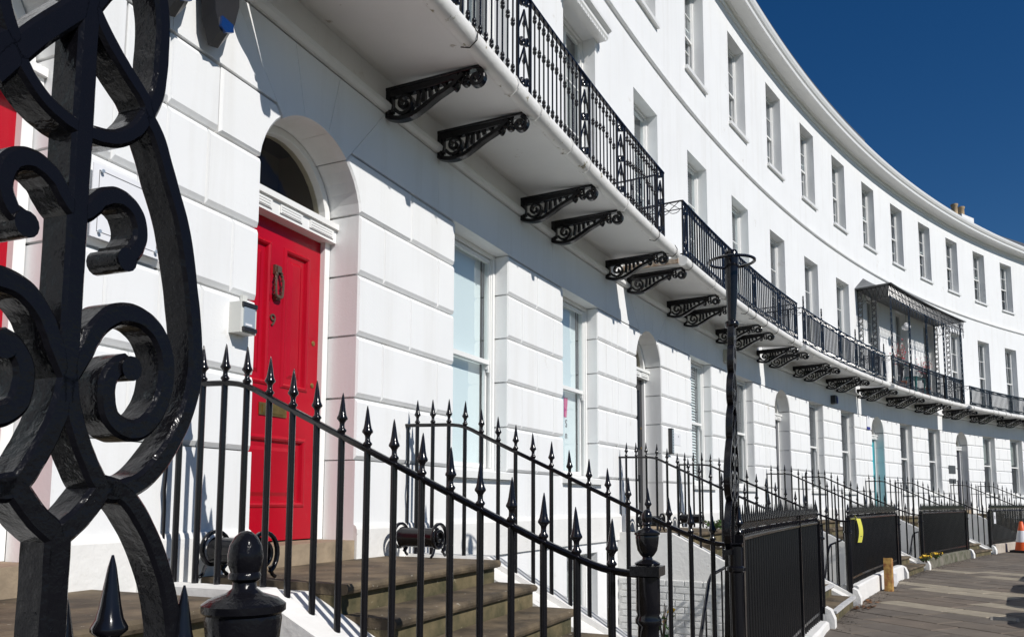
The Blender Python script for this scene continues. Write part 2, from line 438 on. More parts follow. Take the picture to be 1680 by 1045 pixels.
def window(house, s, z0, z1, w, depth, kind, inside, sill=True, open_=0, wo=None):
    """kind: plain, six, french"""
    h = z1-z0; key = '%s_%.2f_%.2f' % (kind, w, h)
    base = FR(s, -depth, z0)
    fr = put('window', cached('wf'+key, lambda: win_frame(w, h), M['trim']), None, house, base)
    T = Matrix.Translation
    iw = w-.08; t = .036
    if kind == 'french': cols, rows, half = 1, 4, False
    elif kind == 'six': cols, rows, half = 3, 2, True
    else: cols, rows, half = 1, 1, True
    panes = []
    if half:
        hh = (h-.09)/2+.02
        me = cached('sash'+key, lambda: sash(iw, hh, cols, rows), M['trim'])
        zl = .04+open_
        put('sash', me, None, fr, base @ T((0, .065, zl))); put('sash', me, None, fr, base @ T((0, .025, h-.05-hh)))
        for (yy, zz) in ((.083, zl), (.043, h-.05-hh)): panes.append((0, yy, zz, iw, hh))
        hmb = lambda: MB().box(-.02, .02, 0, .03, -.045, 0).box(-.012, .012, 0, .022, -.075, -.045)
        if kind == 'plain':
            for sx in (-1, 1): put('sash_horn', cached('horn', hmb, M['trim']), None, fr, base @ T((sx*(iw/2-.022), .03, h-.05-hh)))
    else:
        hw = iw/2
        me = cached('sash'+key, lambda: sash(hw, h-.09, cols, rows, t=.036), M['trim'])
        for sx in (-1, 1):
            put('sash', me, None, fr, base @ T((sx*hw/2, .03, .04))); panes.append((sx*hw/2, .047, .04, hw, h-.09))
    for (px, py, pz, pw, ph) in panes:
        jw = (pw-2*t)/cols; jh = (ph-2.2*t)/rows
        pm = cached('pane_%.3f_%.3f' % (jw, jh), lambda: MB().box(-jw/2, jw/2, 0, .004, 0, jh), M['glass'])
        for c in range(cols):
            for r in range(rows):
                tilt = Matrix.Rotation(random.uniform(-.006, .006), 4, 'X') @ Matrix.Rotation(random.uniform(-.008, .008), 4, 'Z')
                put('pane', pm, None, fr, base @ T((px-pw/2+t+jw*(c+.5), py, pz+1.2*t+jh*r)) @ tilt)
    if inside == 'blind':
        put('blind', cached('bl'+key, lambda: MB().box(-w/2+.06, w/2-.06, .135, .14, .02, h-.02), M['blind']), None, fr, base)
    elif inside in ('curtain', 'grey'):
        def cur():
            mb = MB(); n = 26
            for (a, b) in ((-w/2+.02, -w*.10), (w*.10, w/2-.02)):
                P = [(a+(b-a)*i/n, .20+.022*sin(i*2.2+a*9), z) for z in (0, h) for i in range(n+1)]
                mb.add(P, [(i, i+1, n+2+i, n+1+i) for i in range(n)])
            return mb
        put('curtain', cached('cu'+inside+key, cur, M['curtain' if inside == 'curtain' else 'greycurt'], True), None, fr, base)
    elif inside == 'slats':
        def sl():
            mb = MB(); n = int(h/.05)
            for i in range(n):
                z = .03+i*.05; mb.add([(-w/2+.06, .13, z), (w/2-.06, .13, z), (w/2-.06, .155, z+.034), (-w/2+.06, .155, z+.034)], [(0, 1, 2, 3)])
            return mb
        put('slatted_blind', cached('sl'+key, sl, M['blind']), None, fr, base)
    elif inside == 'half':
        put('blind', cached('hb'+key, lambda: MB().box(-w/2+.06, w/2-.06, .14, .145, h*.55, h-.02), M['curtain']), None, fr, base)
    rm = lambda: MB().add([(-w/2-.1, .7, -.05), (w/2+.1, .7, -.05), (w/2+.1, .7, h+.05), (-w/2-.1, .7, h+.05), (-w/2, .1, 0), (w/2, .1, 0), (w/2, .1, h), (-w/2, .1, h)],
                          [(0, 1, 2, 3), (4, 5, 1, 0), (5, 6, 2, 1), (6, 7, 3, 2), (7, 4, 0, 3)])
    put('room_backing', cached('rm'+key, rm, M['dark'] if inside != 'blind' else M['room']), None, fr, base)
    if sill:
        W2 = (wo or w)/2
        def sm():
            mb = MB(); return mb.box(-W2-.045, W2+.045, -depth-.06, .0, -.075, -.012).box(-W2+.002, W2-.002, -depth+.002, .02, -.012, .0)
        put('sill', cached('sill%.2f_%.2f' % (W2, depth), sm, M['trim']), None, fr, base)
    return fr

def wall_grid(mb, ss, zs, holes, o, depth, cuts=None):
    """front cells on offset o with rectangular holes and reveals; holes = [(s0,s1,z0,z1)]"""
    for i in range(len(ss)-1):
        for j in range(len(zs)-1):
            sc = (ss[i]+ss[i+1])/2; zc = (zs[j]+zs[j+1])/2
            if any(h[0] < sc < h[1] and h[2] < zc < h[3] for h in holes): continue
            mb.add([(ss[i], o, zs[j]), (ss[i+1], o, zs[j]), (ss[i+1], o, zs[j+1]), (ss[i], o, zs[j+1])], [(0, 1, 2, 3)])
    for h in holes:
        a, b, c, d = h[:4]; F = [(0, 3, 7, 4), (1, 5, 6, 2), (0, 4, 5, 1), (3, 2, 6, 7)]     # left, right, bottom, top
        if len(h) > 4: F = [F[i] for i in h[4]]
        mb.add([(a, o, c), (b, o, c), (b, o, d), (a, o, d), (a, o-depth, c), (b, o-depth, c), (b, o-depth, d), (a, o-depth, d)], F)
# ------------------------------------------------------------------ rusticated blocks
def rect_block(s0, s1, z0, z1, dl=.06, dr=.06, gz=.0075, gx=.0035, cz=.027, cx=.009, tilt=0, dp=.017):
    mb = MB(W); a, b = s0+gx, s1-gx; c, d = z0+gz, z1-gz; t = tilt
    mb.add([(a+cx, 0, c+cz), (b-cx, t, c+cz), (b-cx, t, d-cz), (a+cx, 0, d-cz),
            (a, -dp, c), (b, -dp, c), (b, -dp, d), (a, -dp, d),
            (a, -dl, c), (b, -dr, c), (b, -dr, d), (a, -dl, d)],
           [(0, 1, 2, 3), (4, 5, 1, 0), (5, 6, 2, 1), (6, 7, 3, 2), (7, 4, 0, 3), (8, 9, 5, 4), (9, 10, 6, 5), (10, 11, 7, 6), (11, 8, 4, 7), (8, 11, 10, 9)])
    return mb
def poly_block(poly, s0, depth, g=.006, c=.014):
    n = len(poly)
    def inset(d):
        out = []
        for i in range(n):
            p0 = Vector(poly[i-1]); p1 = Vector(poly[i]); p2 = Vector(poly[(i+1) % n])
            a = (p1-p0).normalized(); b = (p2-p1).normalized()
            na = Vector((-a.y, a.x)); nb = Vector((-b.y, b.x)); m_ = (na+nb)
            m_ = m_/max(m_.length_squared*.5, .3)
            out.append(p1+m_*d)
        return out
    mb = MB(W)
    A = inset(g+c); B = inset(g)
    P = [(s0+p.x, 0, p.y) for p in A]+[(s0+p.x, -c, p.y) for p in B]+[(s0+p.x, -depth, p.y) for p in B]
    F = [tuple(range(n))]+[(i, n+i, n+(i+1) % n, (i+1) % n) for i in range(n)]+[(n+i, 2*n+i, 2*n+(i+1) % n, n+(i+1) % n) for i in range(n)]
    return mb.add(P, F)
CZ = [.275, .717, 1.16, 1.60, 2.04, 2.44]
DW, GW, FWd = .504, .522, .498           # half widths: door, ground window, upper window
ZC = 1.98                                # arch springing centre
def arc(a0, a1, r, n=8): return [(r*cos(rad(a0+(a1-a0)*i/n)), ZC+r*sin(rad(a0+(a1-a0)*i/n))) for i in range(n+1)]

def door(house, sc, colour, number=None, full=True):
    dep = .28; base = FR(sc, -dep, 0); T = Matrix.Translation
    # frame with arched head
    def frm():
        mb = MB(); t = .055
        mb.box(-DW, -DW+t, -.02, .09, -.27, 1.88); mb.box(DW-t, DW, -.02, .09, -.27, 1.88)
        mb.ribbon([((DW-t/2)*cos(rad(a)), ZC+(DW-t/2)*sin(rad(a))) for a in range(0, 181, 12)], t, -.02, .08, .003)
        mb.box(-DW, -DW+t, -.02, .09, 2.0, 2.02)
        return mb
    fr = put('door_frame', cached('doorframe', frm, M['trim']), None, house, base)
    def tr():
        mb = MB(); mb.box(-DW-.0, DW, -.075, .09, 1.845, 1.985); mb.box(-DW+.001, DW-.001, -.10, -.075, 1.94, 1.98)
        for x0 in (-.44, -.10, .20):
            mb.box(x0, x0+(.26 if x0 != -.10 else .22), -.085, -.075, 1.868, 1.925)
            for i in range(3): mb.box(x0+.01, x0+(.24 if x0 != -.10 else .2), -.089, -.085, 1.874+i*.018, 1.884+i*.018)
        return mb
    put('transom', cached('transom', tr, M['trim']), None, fr, base)
    fan = MB(); n = 20
    fan.prism([(-(DW-.05), 1.985)]+[((DW-.05)*cos(rad(180-180*i/n)), ZC+.005+(DW-.05)*sin(rad(180-180*i/n))) for i in range(n+1)]+[((DW-.05), 1.985)], .035, .04)
    if 'fan' not in CACHE:
        me = fan.mesh('fanlight'); me.materials.append(M['glass2']); CACHE['fan'] = me
    put('fanlight', CACHE['fan'], None, fr, base)
    put('hall_backing', cached('hall', lambda: MB().box(-.6, .6, .5, .52, -.3, 2.6).box(-.55, -.53, .1, .5, -.3, 2.6).box(.53, .55, .1, .5, -.3, 2.6), M['hallwall']), None, fr, base)
    # leaf
    w = 2*(DW-.055); x = w/2; z0, z1 = -.262, 1.845
    leafm = M[colour]
    def leaf():
        mb = MB(); y = .02; d = .045
        pan = [(-x+.11, -.06, .74, 1.70), (.06, x-.11, .74, 1.70), (-x+.11, x-.11, -.05, .42)]
        xs = sorted({-x, x, -x+.11, -.06, .06, x-.11}); zs = sorted({z0, z1, .74, 1.70, -.05, .42})
        for i in range(len(xs)-1):
            for j in range(len(zs)-1):
                xc = (xs[i]+xs[i+1])/2; zc = (zs[j]+zs[j+1])/2
                if any(p[0] < xc < p[1] and p[2] < zc < p[3] for p in pan): continue
                mb.add([(xs[i], y, zs[j]), (xs[i+1], y, zs[j]), (xs[i+1], y, zs[j+1]), (xs[i], y, zs[j+1])], [(0, 1, 2, 3)])
        mb.box(-x, x, y+.02, y+d, z0, z1)
        mb.box(-x, x, y-.012, y-.0005, z0, z0+.10)
        for (a, b, c, e) in pan:      # moulded frame rising then sinking, with a fielded centre
            rings = [(0, 0), (-.008, .006), (-.014, .02), (-.006, .032), (.014, .042), (.014, .075), (.002, .10)]
            pr = []
            for (dy, q) in rings: pr.append([(a+q, y+dy, c+q), (b-q, y+dy, c+q), (b-q, y+dy, e-q), (a+q, y+dy, e-q)])
            for r in range(len(pr)-1):
                mb.add(pr[r]+pr[r+1], [(i, (i+1) % 4, 4+(i+1) % 4, 4+i) for i in range(4)])
            mb.add(pr[-1], [(0, 1, 2, 3)])
        return mb
    lf = put('door', cached('leaf'+colour, leaf, leafm), None, house, base)
    if full:
        def knock():
            mb = MB(); mb.lathe([(.0, -.012), (.028, -.008), (.03, .004), (.02, .012), (.0, .015)], 10)
            mb = MB(); mb.box(-.028, .028, -.02, 0, -.01, .05); mb.box(-.02, .02, -.035, -.02, .0, .04)
            P = [(-.018, .0), (-.034, -.05), (-.032, -.13), (-.022, -.165), (.022, -.165), (.032, -.13), (.034, -.05), (.018, .0)]
            Q = spline(P, 4); mb.tube([(q[0], -.03+(.0 if q[1] > -.05 else -.006), q[1]) for q in Q], .009, 6)
            for q in Q[::2]: mb.box(q[0]-.009, q[0]+.009, -.040, -.020, q[1]-.004, q[1]+.004)
            mb.box(-.02, .02, -.03, 0, -.185, -.15)
            return mb
        put('knocker', cached('knocker', knock, M['pewter'], True), None, lf, base @ T((-.01, .02, 1.50)))
        put('letterbox', cached('letter', lambda: MB().box(-.13, .13, -.008, 0, -.04, .04).box(-.105, .105, -.014, -.008, -.026, .026), M['brass']), None, lf, base @ T((0.0, .019, .585)))
        for zz in (1.10, .80): put('lock', cached('lock', lambda: MB().lathe([(.018, 0), (.018, .004), (.01, .008), (.0, .008)], 10), M['brass'], True), None, lf, base @ T((x-.055, .02, zz)) @ Matrix.Rotation(PI/2, 4, 'X'))
        if number: text(number, .115, base @ T((-.03, .016, 1.14)), lf, M['pewter'], 'number', .006)
    # stone threshold
    mb = MB(W); mb.box(sc-DW+.003, sc+DW-.003, -.33, .014, -.42, -.272)
    part('threshold', mb, M['sandstep'], house)
    return lf
def text(body, size, mw, parent, m, name='lettering', ext=.001, align='CENTER'):
    cu = bpy.data.curves.new(name, 'FONT'); cu.body = body; cu.size = size; cu.extrude = ext; cu.align_x = align
    to = bpy.data.objects.new(name+'_tmp', cu); COL.objects.link(to)
    dg = bpy.context.evaluated_depsgraph_get(); me = bpy.data.meshes.new_from_object(to.evaluated_get(dg))
    bpy.data.objects.remove(to); me.materials.clear(); me.materials.append(m)
    return link(bpy.data.objects.new(name, me), parent, mw @ Matrix.Rotation(PI/2, 4, 'X'))

# ------------------------------------------------------------------ houses
def house(kd, wins, ks, ke, label, dcol, number, f0, f1, f2, full=False, slate=True, extra_door=None):
    """kd door bay, wins = ground window bays, ks..ke extent in bays"""
    bays = sorted([kd]+wins)
    H = thing('terraced_house', W((ks+ke)/2*U, 0, PV), label, 'house', 'white houses of the curved terrace')
    S0, S1 = ks*U, ke*U
    # upper wall
    ss = {S0, S1}; holes = []
    for k in bays:
        ss |= {k*U-FWd, k*U+FWd, (k-.5)*U, (k+.5)*U}
        zb1 = 3.34
        holes += [(k*U-FWd, k*U+FWd, zb1, 6.05), (k*U-FWd, k*U+FWd, 7.58, 9.50)]
    ss = sorted(x for x in ss if S0-1e-6 <= x <= S1+1e-6)
    mb = MB(W); wall_grid(mb, ss, [2.93, 3.34, 6.05, 7.58, 9.50, 9.93], holes, 0, .26)
    part('wall', mb, M['white'], H)
    # ground storey core and plinth
    holes = []; ss = {S0, S1}
    for k in bays:
        hw = DW if k == kd else GW
        ss |= {k*U-hw-.035, k*U+hw+.035}
        if k == kd: ss |= {k*U-.80, k*U+.80}; holes += [(k*U-.80, k*U+.80, 1.9, 2.93, (0, 1)), (k*U-hw-.035, k*U+hw+.035, .275, 1.9, (0, 1))]
        else: holes.append((k*U-hw-.035, k*U+hw+.035, .275, 2.44))
    ss = sorted(ss)
    mb = MB(W); wall_grid(mb, ss, [.275, 1.9, 2.44, 2.93], holes, -.045, .25)
    holes = []; ss2 = {S0, S1}
    for k in bays:
        if k == kd: holes.append((k*U-DW, k*U+DW, -.275, .275, (0, 1, 2))); ss2 |= {k*U-DW, k*U+DW}
        else: holes.append((k*U-.45, k*U+.45, -2.3, -.62)); ss2 |= {k*U-.45, k*U+.45}
    wall_grid(mb, sorted(ss2), [-3.85, -2.3, -.62, -.275, .275], holes, 0.0, .26)
    part('ground_wall', mb, M['white'], H)
    # base course
    segs = []; last = S0
    for k in bays:
        if k == kd: segs.append((last, k*U-DW)); last = k*U+DW
    segs.append((last, S1))
    for a, b in segs:
        mb = MB(W); mb.sweep([(.0, -.50), (.03, -.50), (.03, -.20), (.018, -.175), (0, -.165)], a, b, max(1, int((b-a)/1.2))); part('base_course', mb, M['plinth'], H)
    # blocks
    open_ = sorted([(k*U-(DW if k == kd else GW), k*U+(DW if k == kd else GW)) for k in bays])
    piers = []; last = S0
    for a, b in open_: piers.append((last, a)); last = b
    piers.append((last, S1))
    for pi_, (a, b) in enumerate(piers):
        deepL = .30 if abs(a-S0) > 1e-6 else .05; deepR = .30 if abs(b-S1) > 1e-6 else .05
        isdL = abs(a-(kd*U+DW)) < 1e-6; isdR = abs(b-(kd*U-DW)) < 1e-6
        Lp = b-a
        for ci in range(5):
            z0, z1 = CZ[ci], CZ[ci+1]
            if ci == 4 and (isdL or isdR):   # blocks that run up against the arch
                mid = (a+b)/2
                ar = arc(7, 50, DW, 5); ex = ar[-1][0]+(2.44-ar[-1][1])/math.tan(rad(50))
                if isdL: poly = [(DW+.0, 2.04)]+[(mid-kd*U, 2.04), (mid-kd*U, 2.44), (ex, 2.44)]+ar[::-1]; blocks = [('p', poly, 1), (mid, b, .05, deepR)]
                else: poly = [(DW, 2.04), (kd*U-mid, 2.04), (kd*U-mid, 2.44), (ex, 2.44)]+ar[::-1]; blocks = [('p', poly, -1), (a, mid, deepL, .05)]
                for bl in blocks:
                    if bl[0] == 'p':
                        pp = bl[1][1:]; 
                        if bl[2] < 0: pp = [(-x, z) for x, z in pp][::-1]
                        part('wall_block', poly_block(pp, kd*U, .30, .008, .014), M['white'], H)
                    elif bl[1]-bl[0] > .1: part('wall_block', rect_block(bl[0], bl[1], z0, z1, bl[2], bl[3]), M['white'], H)
                continue
            cuts = [a]
            if Lp > .9:
                if ci % 2 == 0: cuts += [a+Lp*.5]
                else: cuts += [a+Lp*.23, a+Lp*.80]
            elif Lp > .5: cuts += [a+Lp*(.4 if ci % 2 else .7)]
            cuts.append(b)
            for i in range(len(cuts)-1):
                part('wall_block', rect_block(cuts[i], cuts[i+1], z0, z1, deepL if i == 0 else .05, deepR if i == len(cuts)-2 else .05), M['white'], H)
    # band above: blocks and voussoirs
    vous = [50, 76, 104, 130]
    for i in range(3):
        a0, a1 = vous[i], vous[i+1]
        ar = arc(a0, a1, DW, 6); top = 2.92
        xo0 = (top-ZC)/math.tan(rad(a0)); xo1 = (top-ZC)/math.tan(rad(a1))
        poly = [(xo0, top), (xo1, top)]+ar[::-1]
        part('arch_stone', poly_block(poly, kd*U, .30, .0012, .003), M['white'], H)
    xk = (2.92-ZC)/math.tan(rad(50)); xb = (2.44-ZC)/math.tan(rad(50))
    bands = []; edges = [S0]
    for k in bays:
        if k == kd: edges += [('v', k*U-xb, k*U-xk), ('v2', k*U+xb, k*U+xk)]
        else: edges += [k*U-.34*U, k*U+.34*U]
    edges.append(S1)
    i = 0
    while i < len(edges)-1:
        e, f = edges[i], edges[i+1]
        if isinstance(e, tuple) and e[0] == 'v': i += 1; continue
        eb, et = (e[1], e[2]) if isinstance(e, tuple) else (e, e)
        fb, ft = (f[1], f[2]) if isinstance(f, tuple) else (f, f)
        mid = (eb+fb)/2
        poly = [(eb-mid, 2.44), (fb-mid, 2.44), (ft-mid, 2.92), (et-mid, 2.92)]
        part('wall_block', poly_block(poly, mid, .30, .0008, .002), M['white'], H)
        i += 1
    # mouldings
    n = max(4, int((S1-S0)/.6))
    def sweep(name, prof, m, a=S0, b=S1, sm=False):
        q = MB(W); q.sweep(prof, a, b, n); return part(name, q, m, H, sm)
    sweep('moulding', [(-.02, 2.93), (.02, 2.935), (.045, 2.955), (.05, 2.985), (.03, 3.01), (-.02, 3.02)], M['white'])
    sweep('string_course', [(-.02, 6.78), (.035, 6.785), (.05, 6.80), (.05, 6.84), (-.02, 6.87)], M['white'])
    sweep('cornice', [(-.3, 9.90), (.03, 9.91), (.045, 9.94), (.045, 9.97), (.02, 9.985), (.06, 10.01), (.10, 10.03), (.33, 10.055), (.345, 10.03), (.365, 10.03), (.37, 10.10), (.40, 10.13), (.43, 10.19), (.435, 10.26), (.40, 10.27), (-.3, 10.30)], M['trim'])
    if slate:
        q = MB(W)
        for j in range(9):
            o0 = .34-.26*j; z0 = 10.285+.20*j
            q.sweep([(o0, z0), (o0-.30, z0+.23), (o0-.30, z0+.19), (o0, z0-.03)], S0, S1, n)
        part('slate_roof', q, M['slate'], H)
        q = MB(W); q.sweep([(-1.95, 12.0), (-1.97, 12.04), (-6, 12.0), (-8.9, 10.0), (-8.9, 9.9)], S0, S1, n, False); part('roof', q, M['slate'], H)
    else:
        q = MB(W); q.sweep([(.38, 10.27), (.38, 10.40), (.30, 10.43), (.05, 10.43), (.05, 10.25)], S0, S1, n); part('parapet', q, M['lead'], H)
        q = MB(W); q.sweep([(.1, 10.40), (-5, 11.1), (-8.9, 10.0), (-8.9, 9.9)], S0, S1, n, False); part('roof', q, M['slate'], H)
    # back and end walls so the house is closed
    q = MB(W); q.sweep([(-8.9, 10.1), (-8.9, -3.85)], S0, S1, n, False)
    for x in (S0+.004, S1-.004): q.add([(x, -.033, -3.85), (x, -8.9, -3.85), (x, -8.9, 10.1), (x, -.033, 10.1)], [(0, 1, 2, 3)])
    q.sweep([(-.9, 10.2), (-.9, -3.85)], S0, S1, n, False)  # added unseen inner sheet, stops sky light leaking in behind the windows
    part('back_wall', q, M['room'], H)
    # openings
    door(H, kd*U, dcol, number, full)
    for k in wins:
        window(H, k*U, .275, 2.44, 2*GW, .15, 'plain', f0.get(k, 'blind'), True, wo=2*GW)
        window(H, k*U, -2.3, -.62, .90, .14, 'plain', 'half', False)
    rv = random.Random(int(kd*17)+5)
    for k in bays:
        kd1, ins = f1.get(k, ('french', rv.choice(('curtain', 'grey', 'half', 'curtain'))))
        window(H, k*U, 3.34, 6.05, 2*FWd, .17, kd1, ins, False)
        kd2, ins, op = f2.get(k, ('six', rv.choice(('curtain', 'grey', 'half', 'none', 'grey')), rv.choice((0, 0, 0, .12))))
        window(H, k*U, 7.58, 9.50, 2*FWd, .19, kd2, ins, True, op)
    return H
HL = 'white house '
H0 = house(-5.93, [-7, -8], -8.5, -5.5, HL+'nearest on the left, red door half hidden by the scroll panel', 'red', None,
           {}, {}, {}, slate=False, full=True)
H1 = house(-5, [-4, -3], -5.5, -2.5, HL+'with the red front door numbered 9 and drawn blinds', 'red', '9',
           {-4: 'blind', -3: 'blind'}, {-5: ('french', 'curtain'), -4: ('french', 'curtain'), -3: ('french', 'half')}, {}, full=True, slate=False)
H2 = house(-2, [-1, 0], -2.5, .5, HL+'with the narrow black door and a slatted ground floor blind', 'blackdoor', None,
           {-1: 'slats', 0: 'curtain'}, {-2: ('french', 'slats'), -1: ('french', 'slats'), 0: ('french', 'slats')}, {-1: ('six', 'half', .22)}, full=True, slate=False)
H3 = house(1, [2, 3], .5, 3.5, HL+'with a small dark wall lamp between its ground windows', 'greydoor', None,
           {2: 'grey', 3: 'grey'}, {1: ('french', 'grey'), 2: ('french', 'grey')}, {2: ('six', 'grey', .2)}, slate=False)
H4 = house(4, [5, 6], 3.5, 6.5, HL+'with a turquoise door, under the covered iron veranda', 'turq', None,
           {5: 'grey', 6: 'grey'}, {4: ('six', 'grey'), 5: ('six', 'grey'), 6: ('six', 'grey')}, {})
H5 = house(7, [8, 9], 6.5, 9.5, HL+'far along the curve with two dark plaques beside its door', 'greydoor', None,
           {8: 'half', 9: 'half'}, {7: ('six', 'grey'), 8: ('six', 'curtain'), 9: ('six', 'curtain')}, {})
H6 = house(10, [11, 12], 9.5, 12.5, HL+'at the far right end of the curve', 'greydoor', None, {}, {}, {})
# chimney with pots on the far roof
s_ = 9.45*U
ch = MB(W).box(s_-.5, s_+.5, -2.6, -1.8, 10.3, 12.3); part('chimney', ch, M['white'], H5)
chp = [o for o in COL.objects if o.name.startswith('chimney')][-1]
for i, x in enumerate((-.28, .28)):
    put('chimney_pot', cached('pot', lambda: MB().lathe([(.15, 0), (.13, .06), (.12, .5), (.15, .53), (.15, .6), (.10, .6)], 10), M['clay'], True), None, chp, FR(s_+x, -2.2, 12.28))

# hood over the first-floor window of house 9
hd = MB(W); s_ = -3*U
hd.sweep([(.0, 6.02), (.13, 6.02), (.15, 6.05), (.15, 6.10), (.20, 6.13), (.20, 6.17), (0, 6.20)], s_-.60, s_+.60, 2)
part('window_hood', hd, M['trim'], H1)
hv = MB(W)
for i in range(16): hv.box(s_-.57+i*.0715, s_-.57+i*.0715+.05, .125, .14, 5.985, 6.02)
part('hood_valance', hv, M['trim'], H1)

# ------------------------------------------------------------------ balconies
def bracket_mb():
    """side profile in (out, z); thickness along the street"""
    mb = MB(lambda x, y, z: Vector((y, -x, z)))
    t = .032
    mb.ribbon([(0, -.012), (.86, -.012)], .024, -t, t, .003)
    mb.ribbon([(0, -.05), (.30, -.048), (.62, -.035)], .06, -t*.8, t*.8, .003)
    mb.ribbon([(.018, -.02), (.018, -.215)], .036, -t, t, .004)
    mb.ribbon([(.045, -.05), (.045, -.20)], .03, -t*.6, t*.6, .004)
    S = spline([(.0, -.218), (.05, -.242), (.14, -.262), (.24, -.252), (.34, -.208), (.44, -.155), (.53, -.118), (.60, -.085), (.66, -.03)], 4)
    mb.ribbon(S, .036, -t, t, .005)
    mb.ribbon(spiral(.160, -.145, .088, .016, rad(200), rad(200+560), 30), .024, -t*.85, t*.85, .004)
    for (x0, z0, x1, z1, x2, z2) in ((.258, -.05, .282, -.10, .268, -.20), (.30, -.05, .328, -.09, .325, -.175), (.35, -.05, .378, -.08, .385, -.145),
                                     (.40, -.05, .43, -.07, .44, -.115), (.46, -.05, .50, -.07, .52, -.11)):
        mb.ribbon(spline([(x0, z0), (x1, z1), (x2, z2)], 3), .030, -t*.6, t*.6, .004)
    mb.ribbon(spiral(.770, -.092, .064, .014, rad(80), rad(80-500), 24), .03, -t*.8, t*.8, .004)
    mb.ribbon(spiral(.685, -.100, .032, .01, rad(120), rad(120+400), 12), .016, -t*.7, t*.7, .004)
    mb.ribbon(spline([(.58, -.04), (.62, -.10), (.60, -.14), (.585, -.125)], 4), .018, -t*.6, t*.6, .004)
    mb.ribbon([(.69, -.03), (.70, -.08)], .02, -t*.6, t*.6, .004)
    return mb
BR = cached('bracket', bracket_mb, M['iron'])
def slab(house_, a, b, m_edge=M['edge']):
    n = max(4, int((b-a)/.35))
    mb = MB(W); mb.sweep([(0.0, 3.205), (.80, 3.125), (.80, 3.20), (.0, 3.29)], a, b, n)
    B = part('balcony', mb, M['soffit'], house_)
    mb = MB(W); mb.sweep([(.80, 3.115), (.83, 3.09), (.87, 3.09), (.905, 3.115), (.92, 3.155), (.91, 3.20), (.87, 3.225), (.80, 3.235)], a-.012, b+.012, n)
    part('balcony_edge', mb, m_edge, B, True)
    rr_ = random.Random(int(a*7))
    x = a+.2
    while x < b:       # clips and joints of the edge gutter
        mb = MB(W); mb.tube([(x, .80+.07*0, 3.10), (x, .87, 3.078), (x, .925, 3.12), (x, .93, 3.17), (x, .90, 3.225)], .0045, 5); part('edge_clip', mb, M['edge'] if rr_.random() < .4 else M['joint'], B)
        x += rr_.choice((.45, .7, 1.1))
    return B
def railing_bars(B, ks, mesh_, o, z, zs=None):
    for s in ks: put('bar', mesh_, None, B, FR(s, o, z))
# style A: slim bars with cast knots
def knot_bar(h, zm):
    mb = MB(); mb.lathe([(.0075, 0), (.0075, h)], 6)
    for zc in (.085, zm, h-.10):
        mb.lathe([(.010, zc-.035), (.016, zc-.025), (.019, zc-.01), (.012, zc), (.019, zc+.010), (.016, zc+.025), (.010, zc+.035)], 7)
    return mb
def xpanel(h, w):
    mb = MB(); x = w/2; r = .011
    for q in (-x, x): mb.box(q-r, q+r, -r, r, 0, h)
    for z in (.02, h-.02): mb.box(-x, x, -.008, .008, z-.01, z+.01)
    for (a, b) in ((.14, h*.5-.04), (h*.5+.04, h-.14)):
        mb.tube([(-x, 0, a), (0, 0, b)], .009, 5); mb.tube([(x, 0, a), (0, 0, b)], .009, 5)
        mb.tube([(0, 0, a-.05), (0, 0, b)], .007, 5); mb.lathe([(.008, (a+b)/2-.03), (.018, (a+b)/2), (.008, (a+b)/2+.03)], 6)
    for zc in (.075, h*.5, h-.075):
        for sx in (-1, 1):
            mb.ribbon(spiral(sx*.045, zc+.02*sx, .035, .01, rad(90), rad(90-sx*480), 14), .014, -.012, .012, .003)
        mb.lathe([(.01, zc-.03), (.022, zc), (.01, zc+.03)], 6)
    return mb
def rail_run(B, a, b, o, z, r=.014, sq=True, name='rail'):
    n = max(2, int(abs(b-a)/.3)); mb = MB(W)
    mb.sweep([(o-r, z-r*.6), (o+r, z-r*.6), (o+r, z+r*.6), (o-r, z+r*.6)], a, b, n); part(name, mb, M['iron'], B)
def side_rail(B, s, o0, o1, z, r=.010, name='rail'):
    mb = MB(W); mb.box(s-r, s+r, o0, o1, z-r*.7, z+r*.7); part(name, mb, M['iron'], B)
# balcony 1 (house 9)
a, b = -5.33*U, -2.56*U; RO = .83
B1 = slab(H1, a, b); zb, zt = 3.265, 4.10; hh = zt-zb
rail_run(B1, a+.08, -2.71*U, RO, zt, .017); rail_run(B1, a+.08, -2.71*U, RO, zb, .010)
XP = cached('xpanel', lambda: xpanel(hh, .24), M['iron'])
pcs = [-5.27, -4.86, -4.37, -3.79, -3.35, -2.765]
for k in pcs: put('cross_panel', XP, None, B1, FR(k*U, RO, zb))
for i in range(len(pcs)-1):
    s0 = pcs[i]*U+.12; s1 = pcs[i+1]*U-.12; n = max(2, round((s1-s0)/.098))
    for j in range(1, n):
        zm = .5 + (-.06 if j % 2 else .06)*0 + .16*(.5-abs((j/n)-.5))-.05
        zq = round(zm, 2)
        put('bar', cached('kbar%.2f' % zq, lambda: knot_bar(hh, zq), M['iron'], True), None, B1, FR(s0+(s1-s0)*j/n, RO, zb))
for sE in (a+.08, -2.71*U):
    side_rail(B1, sE, 0, RO, zt, .012); side_rail(B1, sE, 0, RO, zb+.02); side_rail(B1, sE, 0, RO, zb+.42, .006)
    for j in range(7): put('bar', cached('kbar0.50', lambda: knot_bar(hh, .5), M['iron'], True), None, B1, FR(sE, .1+j*.105, zb))
